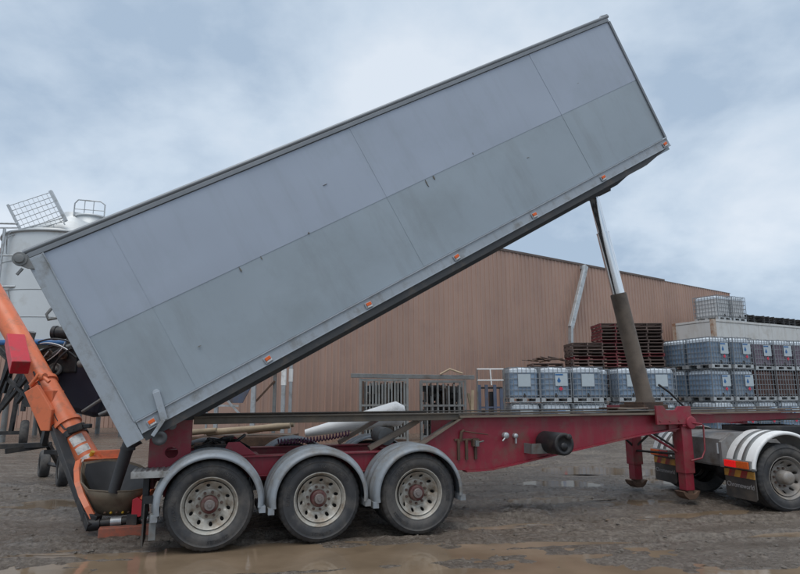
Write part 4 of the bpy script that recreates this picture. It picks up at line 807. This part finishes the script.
# ---- wheeled carriage further back at the left
WF = thing('wheeled_frame', 'black steel carriage on rubber wheels at the far left, behind the auger', 'carriage', (-13.4, 21.6, 0), 0)
WO = Vector((-13.4, 21.6, 0))
for p in [(-13.2, 21.6, .43), (-14.5, 21.2, .46)]: small_wheel(WF, p, .46, .26, R(-60), WO)
mb = MB(); mb.M = Matrix.Translation(-WO)
for a, b in [((-14.6, 21.2, .46), (-13.2, 21.6, .46)), ((-13.6, 21.5, .5), (-13.4, 21.4, 2.6)), ((-14.3, 21.3, .5), (-13.4, 21.4, 2.6)), ((-14.2, 21.3, .5), (-13.9, 21.4, 3.0)), ((-13.4, 21.4, 2.6), (-14.4, 21.2, 3.6)), ((-14.5, 21.2, 1.4), (-13.2, 21.4, 3.4)), ((-13.2, 21.4, 1.2), (-13.1, 21.4, 3.2))]: mb.beam(a, b, .12, .12)
mb.b6(-13.1, -12.2, 21.3, 21.8, 1.35, 1.7); mb.build('frame', M['black'], WF)

# ================================================================== steel post frame left of the shed
PF = thing('post_frame', 'galvanised steel post frame in front of the shed under the raised body', 'frame', (-4.0, 16.5, 0), 0)
def pbox(nm, x, y, w, z0, z1, m_): mb = MB(); mb.b6(x - w / 2 + 4, x + w / 2 + 4, y - 16.5, y - 16.5 + w, z0, z1); mb.build(nm, m_, PF, 0.006)
pbox('post', -4.98, 16.5, .10, 0, 2.15, M['silver']); pbox('post', -3.99, 16.5, .12, 0, 2.65, M['silver']); pbox('post', -3.50, 16.9, .09, 0, 2.9, M['greysteel']); pbox('post', -3.18, 16.5, .10, 0, 3.1, M['silver']); pbox('post', -3.02, 16.7, .08, 0, 3.2, M['silver'])
for a, b, m_ in [((-5.4, 16.45, 1.45), (-4.35, 16.45, 1.43), 'silver'), ((-4.85, 16.42, 1.78), (-4.2, 16.42, 1.1), 'silver'), ((-4.4, 16.45, 2.35), (-3.99, 16.45, 2.35), 'silver'), ((-3.95, 16.7, 2.4), (-3.5, 16.9, 2.4), 'rust'), ((-3.95, 16.7, 1.55), (-3.5, 16.9, 2.1), 'rust'), ((-5.25, 16.6, 0), (-5.25, 16.6, 1.4), 'silver'), ((-3.7, 16.7, 2.8), (-3.5, 16.9, 2.5), 'black')]:
    mb = MB(); mb.M = Matrix.Translation((4, -16.5, 0)); mb.beam(a, b, .05, .05); mb.build('rail', M[m_], PF)
for c_, d_ in (((-3.99, 16.55, 2.28), (.14, .14, .35)), ((-3.18, 16.55, 2.2), (.12, .12, .45)), ((-3.02, 16.74, 2.25), (.1, .1, .35))): mb = MB(); mb.M = Matrix.Translation((4, -16.5, 0)); mb.box(c_, d_); mb.build('post_sleeve', M['white'], PF)
mb = MB(); mb.M = Matrix.Translation((4, -16.5, 0)); mb.add([(-4.8, 17.0, 1.5), (-4.4, 17.0, 1.5), (-4.0, 17.0, 2.3), (-4.5, 17.0, 2.4), (-4.8, 17.06, 1.5), (-4.4, 17.06, 1.5), (-4.0, 17.06, 2.3), (-4.5, 17.06, 2.4)], [(0, 1, 2, 3), (7, 6, 5, 4), (0, 4, 5, 1), (1, 5, 6, 2), (2, 6, 7, 3), (3, 7, 4, 0)]); mb.build('dark_sheet', M['bluesteel'], PF)

# ================================================================== stillages against the shed
GZ = 0.30
def stillage(x0, x1, y0, z1, dens, label, mt):
    zb_ = float(gh(x0, y0)); t = thing('stillage', label, 'stillage', ((x0 + x1) / 2, y0, zb_), 0, 'steel stillages by the shed wall'); w = (x1 - x0) / 2; h = z1 - zb_
    for sx_ in (-w, w):
        for yy in (0, 1.0): mb = MB(); mb.b6(sx_ - .035, sx_ + .035, yy - .035, yy + .035, 0, h); mb.build('post', mt, t)
    for zz_ in (0.15, h * .58, h - .04):
        for yy in (0, 1.0): mb = MB(); mb.b6(-w + .04, w - .04, yy - .03, yy + .03, zz_ - .03, zz_ + .03); mb.build('rail', mt, t)
    for k in range(1, dens):
        x = -w + 2 * w * k / dens
        for yy in (0.0, .22, .45, .7, .95): mb = MB(); xo = x + (random.uniform(-.06, .06) if yy else 0); mb.b6(xo - .024, xo + .024, yy - .02, yy + .02, .18, h - .07 - random.random() * (.1 if yy < .3 else .3)); mb.build('bar', mt if random.random() < .7 else M['rust'], t)
    mb = MB()
    for k in range(110): mb.box((random.uniform(-w + .15, w - .15), random.uniform(.3, .9), random.uniform(.2, h - .25)), (random.uniform(.05, .3), random.uniform(.05, .3), random.uniform(.05, .3)), rz=random.random() * 3)
    o = mb.build('scrap_contents', M['black'], t); o['kind'] = 'stuff'; return t
stillage(-1.25, 0.22, 19.0, 2.22, 15, 'silver barred steel stillage standing left, behind the white cone', M['lightsteel'])
stillage(0.66, 2.02, 19.0, 2.16, 8, 'barred steel stillage with scrap inside, right of the closely barred one', M['greysteel'])
mb = MB(); mb.beam((-1.55, 19.0, 2.31), (2.33, 19.1, 2.24), .14, .13); o = mb.build('steel_beam', M['greysteel'], None, .01); tag(o, 'long rusty steel beam lying across both stillages', 'beam')
mb = MB(); mb.tube([(1.25, 19.0, 2.34), (1.55, 19.0, 2.50), (1.95, 19.0, 2.36)], .03, 8); o = mb.build('bent_pipe', M['timber']); tag(o, 'pale bent pipe lying on the steel beam', 'pipe')
for i, (a, b, l_) in enumerate([((2.2, 19.1, GZ), (2.28, 19.2, 1.85), 'left'), ((2.35, 19.0, GZ), (2.15, 19.3, 1.75), 'right')]):
    mb = MB(); mb.beam(a, b, .09, .04); o = mb.build('timber_plank', M['timber']); tag(o, 'pale timber plank leaning beside the scrap stillage, ' + l_ + ' of the two', 'plank')
GT = thing('gate_frame', 'pale tubular gate frame standing left of the tank row', 'gate frame', (2.85, 19.2, GZ))
for a, b in [((-.42, 0, 0), (-.42, 0, 2.2)), ((.42, 0, 0), (.42, 0, 2.2)), ((-.42, 0, 2.2), (.42, 0, 2.2)), ((-.42, 0, 1.85), (.42, 0, 1.85)), ((.0, 0, 2.2), (.03, 0, 1.7))]:
    mb = MB(); mb.tube([a, b], .022, 8); mb.build('tube', M['white'] if a[2] > 1 else M['greysteel'], GT)
BR = thing('blue_rack', 'small blue grey steel rack behind the gate frame', 'rack', (2.9, 19.7, GZ))
for x in (-.35, -.12, .15, .36): mb = MB(); mb.b6(x - .05, x + .05, -.05, .05, 0, 1.72 if x < .3 else 1.6); mb.build('post', M['bluesteel'], BR)
for z in (.5, 1.0, 1.62): mb = MB(); mb.b6(-.36, .4, -.03, .03, z - .03, z + .03); mb.build('rail', M['bluesteel'] if z < 1.5 else M['black'], BR)
mb = MB(); mb.b6(0.0, .14, .1, .4, .2, 1.5); mb.b6(-.34, -.15, .1, .3, .2, .9); mb.build('rack_load', M['black'], BR)

# ================================================================== IBC tanks
def ibc_meshes(key):
    D = {}; w, d_, h = 0.485, 0.575, 0.99     # half width (x), half depth (y), tank height above base
    zb_ = 0.16; mb = MB()
    def ring(sx_, sy_, z, r=0.13):
        pts = []
        for cx, cy, a0 in ((1, 1, 0), (-1, 1, 90), (-1, -1, 180), (1, -1, 270)):
            for k in range(4): a = R(a0 + k * 30); pts.append((cx * (sx_ - r) + r * math.cos(a), cy * (sy_ - r) + r * math.sin(a), z))
        return pts
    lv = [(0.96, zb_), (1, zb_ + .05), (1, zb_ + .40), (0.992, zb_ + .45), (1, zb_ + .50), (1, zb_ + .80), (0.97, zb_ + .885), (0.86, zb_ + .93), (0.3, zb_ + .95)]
    rs_ = [ring((w - .025) * f, (d_ - .025) * f, z, .13 * f) for f, z in lv]; n = 16; vs = [p for r in rs_ for p in r]
    for i in range(len(lv) - 1):
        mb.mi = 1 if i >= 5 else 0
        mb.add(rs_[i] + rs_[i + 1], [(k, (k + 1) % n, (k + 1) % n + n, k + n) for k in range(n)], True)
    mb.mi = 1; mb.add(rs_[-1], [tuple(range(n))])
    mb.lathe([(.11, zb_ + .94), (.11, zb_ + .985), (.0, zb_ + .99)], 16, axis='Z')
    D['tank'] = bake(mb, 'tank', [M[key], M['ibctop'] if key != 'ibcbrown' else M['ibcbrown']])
    mb = MB(); rb = .0095
    for z in (zb_ + .06, zb_ + .24, zb_ + .42, zb_ + .60, zb_ + .78, zb_ + .955):
        for a, b in (((-w, -d_, z), (w, -d_, z)), ((w, -d_, z), (w, d_, z)), ((w, d_, z), (-w, d_, z)), ((-w, d_, z), (-w, -d_, z))): mb.beam(a, b, .018, .018)
    for k in range(8):
        x = -w + 2 * w * k / 7
        for y in (-d_ - .012, d_ + .012): mb.beam((x, y, zb_ - .02), (x, y, zb_ + .96), .016, .016)
    for k in range(9):
        y = -d_ + 2 * d_ * k / 8
        for x in (-w - .012, w + .012): mb.beam((x, y, zb_ - .02), (x, y, zb_ + .96), .016, .016)
    for x in (-.2, .2): mb.beam((x, -d_, zb_ + .97), (x, d_, zb_ + .97), .03, .02)
    D['cage'] = bake(mb, 'cage', M['cage'])
    mb = MB(); mb.b6(-w, w, -d_, d_, zb_ - .04, zb_ - .012)
    for x in (-w + .07, 0, w - .07):
        for y in (-d_ + .07, 0, d_ - .07): mb.b6(x - .07, x + .07, y - .07, y + .07, .03, zb_ - .04)
    for y in (-d_ + .07, 0, d_ - .07): mb.b6(-w, w, y - .07, y + .07, 0, .03)
    D['base'] = bake(mb, 'pallet_base', M['silver'])
    mb = MB(); y = -d_ - .024; mb.mi = 0; mb.b6(-.02, .38, y - .004, y, .52, .92)
    mb.mi = 1; mb.b6(-.01, .24, y - .008, y - .0045, .855, .90)
    mb.add([(.10, y - .008, .80), (.04, y - .008, .68), (.07, y - .008, .63), (.13, y - .008, .63), (.16, y - .008, .68)], [(0, 1, 2, 3, 4)])
    mb.mi = 2; mb.add([(.15, y - .012, .50), (.08, y - .012, .43), (.15, y - .012, .36), (.22, y - .012, .43)], [(0, 1, 2, 3)])
    D['label'] = bake(mb, 'label', [M['label'], M['labelblue'], M['labelred']])
    mb = MB(); mb.mi = 0; y = -d_ - .024; mb.b6(-.20, .20, y - .004, y, .50, .90); D['plate'] = bake(mb, 'plate', [M['label']])
    mb = MB(); mb.tube([(0, -d_ + .06, .21), (0, -d_ - .02, .21)], .04, 10); mb.box((0, -d_ + .01, .26), (.03, .05, .06)); D['valve'] = bake(mb, 'valve', M['black'])
    return D
IB = {k: ibc_meshes(k) for k in ('ibcblue', 'ibcpink', 'ibcbrown', 'ibcwhite')}
IH = 1.155
def ibc(x, y, z, rz, key, label, lab='label', group='liquid tanks stacked in the yard'):
    t = thing('ibc_tank', label, 'tank', (x + random.uniform(-.03, .03), y + random.uniform(-.06, .06), z), rz + R(random.uniform(-2, 2)), group); D = IB[key]
    link('tank', D['tank'], t); link('cage', D['cage'], t); link('pallet_base', D['base'], t); link('valve', D['valve'], t)
    if lab: link('label', D[lab], t)
    return t
ordn = ['first', 'second', 'third', 'fourth', 'fifth']
for i in range(3):
    for lv in range(2):
        ibc(4.03 + i * 1.005, 20.2, GZ + lv * IH, R(random.uniform(-1, 1)), 'ibcblue', '%s blue caged tank of the front row from the left, %s level' % (ordn[i], ['lower', 'upper'][lv]), 'plate' if i != 1 else 'label')
for i in range(2):
    for lv in range(2):
        ibc(7.82 + i * 1.02, 21.15, GZ + lv * IH, R(random.uniform(-1, 2)), 'ibcblue', '%s blue caged tank %s the ram, %s level' % (['left', 'right'][i], ['just left of', 'just right of'][i], ['lower', 'upper'][lv]), 'plate')
ibc(6.85, 22.2 - .35, GZ + IH, 0, 'ibcblue', 'blue caged tank in the dark gap behind the front row, upper', None); ibc(6.85, 21.85, GZ, 0, 'ibcblue', 'blue caged tank in the dark gap behind the front row, lower', None)
PH = R(20); e1 = Vector((math.cos(PH), math.sin(PH), 0)); e2 = Vector((-math.sin(PH), math.cos(PH), 0)); c0 = Vector((11.05, 21.5, GZ))
for lv in range(3):
    for i in range(5):
        key = 'ibcblue' if i < 2 or lv == 0 else ('ibcpink' if lv == 2 else 'ibcbrown')
        c = c0 + e1 * (.5 + i * 1.04 + (.06 if i > 1 else 0)) + e2 * .59
        nm = {'ibcblue': 'blue', 'ibcpink': 'mauve', 'ibcbrown': 'brown'}[key]
        ibc(c.x, c.y, c.z + lv * IH - (.04 if (i > 1 and lv == 2) else 0), PH + R(random.uniform(-1.5, 1.5)), key, '%s caged tank, %s from the left in the %s tier of the tall stack' % (nm, ordn[i], ['bottom', 'middle', 'top'][lv]), None if key == 'ibcbrown' else 'label')
    for i in range(2):
        c = c0 + e1 * (.5 + i * 1.04) + e2 * 1.82
        ibc(c.x, c.y, c.z + lv * IH, PH, 'ibcblue', 'blue caged tank in the rear row of the tall stack, %s tier, %s' % (['bottom', 'middle', 'top'][lv], ['left end', 'second']  [i]), None)

# ================================================================== pallets
pw = 1.165
def pallet_parts():
    D = {}
    mb = MB(); mb.box((0, 0, 0), (.045, pw, .085)); D['bearer'] = [bake(mb, 'bearer', M['pallet']), bake(mb, 'bearer_red', M['palletred'])]
    mb = MB(); mb.box((0, 0, 0), (pw, .11, .019)); D['deck_board'] = [bake(mb, 'deck_board', M['pallet']), bake(mb, 'deck_board_red', M['palletred'])]
    mb = MB()
    for x in (-.56, 0, .56): mb.box((x, 0, .064), (.045, pw, .085))
    for k in range(6): mb.box((0, -.52 + k * .208, .1165), (pw, .11, .019))
    for y in (-.52, 0, .52): mb.box((0, y, .0105), (pw, .11, .019))
    D['whole'] = [bake(mb, 'pallet', M['pallet']), bake(mb, 'pallet_red', M['palletred'])]
    return D
PD = pallet_parts()
def pallet(x, y, z, rz, red, label, group, parts, redb=False):
    if not parts:
        o = link('pallet', PD['whole'][red]); o.location = (x, y, z); o.rotation_euler = (0, 0, rz); return tag(o, label, 'pallet', group)
    t = thing('pallet', label, 'pallet', (x, y, z), rz, group)
    for q in (-.56, 0, .56): o = link('bearer', PD['bearer'][1 if redb else red], t); o.location = (q, 0, .064)
    for k in range(6): o = link('deck_board', PD['deck_board'][red], t); o.location = (0, -.52 + k * .208, .1165)
    for q in (-.52, 0, .52): o = link('deck_board', PD['deck_board'][red], t); o.location = (0, q, .0105)
    return t
def pstack(x, y, top, rz, nm, redf, topname):
    n = int((top - GZ) / .128)
    for k in range(n):
        vis = GZ + k * .128 > 2.62
        lab = (nm + ', low down behind the tanks') if not vis else '%s %s' % (['topmost', 'second', 'third', 'fourth', 'fifth', 'sixth', 'seventh', 'eighth', 'ninth', 'tenth', 'eleventh', 'twelfth', 'thirteenth', 'fourteenth', 'fifteenth', 'sixteenth'][n - k - 1] + ('' if n - k == 1 else ' from top'), nm)
        pallet(x + random.uniform(-.025, .025), y + random.uniform(-.03, .03), GZ + k * .128, rz + R(random.uniform(-1.5, 1.5)), 1 if random.random() < redf else 0, lab, nm + 's', vis, redf > .2)
    return GZ + n * .128
pstack(5.55, 23.2, 2.95, 0, 'pallet in the lowest stack', .1, '')
tA = pstack(7.06, 23.2, 3.70, 0, 'pallet in the middle height stack', .1, '')
tB = pstack(8.25, 23.5, 4.45, 0, 'pallet in the left tall red brown stack', .3, '')
tC = pstack(9.47, 23.5, 4.45, 0, 'pallet in the right tall red brown stack', .15, '')
for k in range(13):
    mb = MB(); mb.box((0, 0, 0), (random.uniform(.3, .75), .10, random.choice((.022, .06)))); o = mb.build('broken_board', M['rust'] if k % 3 else M['pallet'])
    o.location = (5.05 + .08 * k + random.uniform(-.05, .05), 22.75 + random.uniform(0, .7), 2.99 + .012 * (k % 7)); o.rotation_euler = (R(random.uniform(-6, 6)), R(random.uniform(-14, 14)), random.uniform(-.7, .7))
    tag(o, 'broken board heaped on top of the lowest pallet stack', 'board', 'broken boards on the lowest pallet stack')

# ================================================================== white containers and what lies on them
CA = R(28); CO = Vector((15.75, 30.0, 0.25))
f1 = Vector((math.cos(CA), math.sin(CA), 0)); f2 = Vector((-math.sin(CA), math.cos(CA), 0))
for lv in range(2):
    t = thing('shipping_container', ['lower white container hidden behind the tanks', 'upper white container with a rusty corner behind the tanks'][lv], 'container', CO + Vector((0, 0, lv * 2.6)), CA)
    mb = MB(); mb.b6(.1, 12.1, .06, 2.38, .16, 2.46); mb.b6(.06, 12.14, .1, 2.34, .17, 2.44); mb.b6(.05, 12.15, .05, 2.39, 2.46, 2.50); mb.build('body', M['container'], t)
    for k in range(10):
        mb = MB(); mb.b6(.22 + k * 1.18, .22 + k * 1.18 + 1.165, .035, .06, .18, 2.44); mb.build('side_panel', M['container'], t, .004)
    mb = MB(); mb.b6(.035, .06, .2, 2.24, .18, 2.44); mb.build('end_panel', M['container'], t, .004)
    for x in (.02, 12.0):
        for y in (.02, 2.22): mb = MB(); mb.b6(x, x + .2, y, y + .2, .0, 2.59); mb.build('corner_post', M['contrust'], t, .008)
    for y in (.03, 2.34):
        for z in (.05, 2.47): mb = MB(); mb.b6(.225, 11.995, y - .02, y + .08, z, z + .11); mb.build('edge_rail', M['container'], t, .006)
    mb = MB(); mb.b6(.02, .12, .225, 2.215, 2.47, 2.58); mb.build('edge_rail', M['container'], t, .006)
ctop = CO.z + 5.2
for i in range(2):
    c = CO + f1 * (1.25 + i * 1.22) + f2 * .85; tw = ibc(c.x, c.y, ctop, CA, 'ibcwhite', ['empty white caged tank on the container corner, left of the pair', 'empty white caged tank on the container, right of the pair'][i], None, 'white tanks on the container'); tw.scale = (1.16, 1.16, 1.16)
for i in range(7):
    s0 = 3.7 + i * .95; c = CO + f1 * s0 + f2 * (1.0 + .2 * (i % 2)); mb = MB()
    L_ = [1.3, 1.6, 1.2, 1.7, 1.4, 1.2, .9][i]; h0 = 0.0
    for k in range(4):
        mb.box((0.05 * k, .1 * k, .06 + k * .15), (L_, 1.1 - .1 * k, .05)); 
        if k < 3:
            for x in (-L_ * .4, 0, L_ * .4): mb.box((x, 0, .13 + k * .15), (.09, 1.0, .10))
    if i == 1: mb.box((0, 0, .5), (.7, .6, .06))
    o = mb.build('timber_skid', M['black']); o.location = (c.x, c.y, ctop + .01); o.rotation_euler = (0, 0, CA + R(random.uniform(-2, 2))); tag(o, 'dark timber skid on the container roof, %s from the white tanks' % ['first', 'second', 'third', 'fourth', 'fifth', 'sixth', 'seventh'][i], 'skid', 'dark skids on the container roof')

# ================================================================== clutter behind the trailer
TP = thing('timber_pile', 'pile of dark sleepers and pale logs behind the rear wheels', 'timber pile', (-3.1, 12.2, 0))
for lv in range(5):
    for k in range(4):
        mb = MB(); mb.box((random.uniform(-.1, .1), -.45 + k * .3, .1 + lv * .185), (1.7 + random.uniform(-.2, .2), .27, .175), rz=R(random.uniform(-1, 1))); mb.build('sleeper', M['rust'] if (lv + k) % 3 else M['deck'], TP, .01)
for a, b, r in [((-.6, -.4, 1.0), (1.0, -.5, 1.13), .065), ((-.9, -.2, 1.0), (.7, .1, 1.04), .05), ((.1, -.1, 1.02), (1.02, -.2, 1.15), .07), ((-1.0, -.5, 1.0), (-.4, -.5, 1.05), .06)]:
    mb = MB(); mb.tube([a, b], [r, r * .8], 12); mb.build('log', M['timber'], TP)
# white tapered half-round trough leaning on it
mb = MB(); pts = []; rr_ = []
for j in range(15):
    t = j / 14; pts.append((-1.85 + 1.95 * t, 12.0, 0.97 + .40 * t)); rr_.append((.07 + .19 * t) if t < .9 else (.07 + .19 * t) * math.sqrt(max(.02, 1 - ((t - .9) / .1) ** 2 * .8)))
mb.tube(pts, rr_, 24)
o = mb.build('white_cone', M['white']); tag(o, 'white tapered plastic cone lying tilted behind the trailer rails', 'cone')
mb = MB(); mb.b6(-.45, -.15, 11.85, 12.15, 0, 1.09); o = mb.build('support_block', M['deck'], None, .01); tag(o, 'dark block propping up the white cone', 'block')
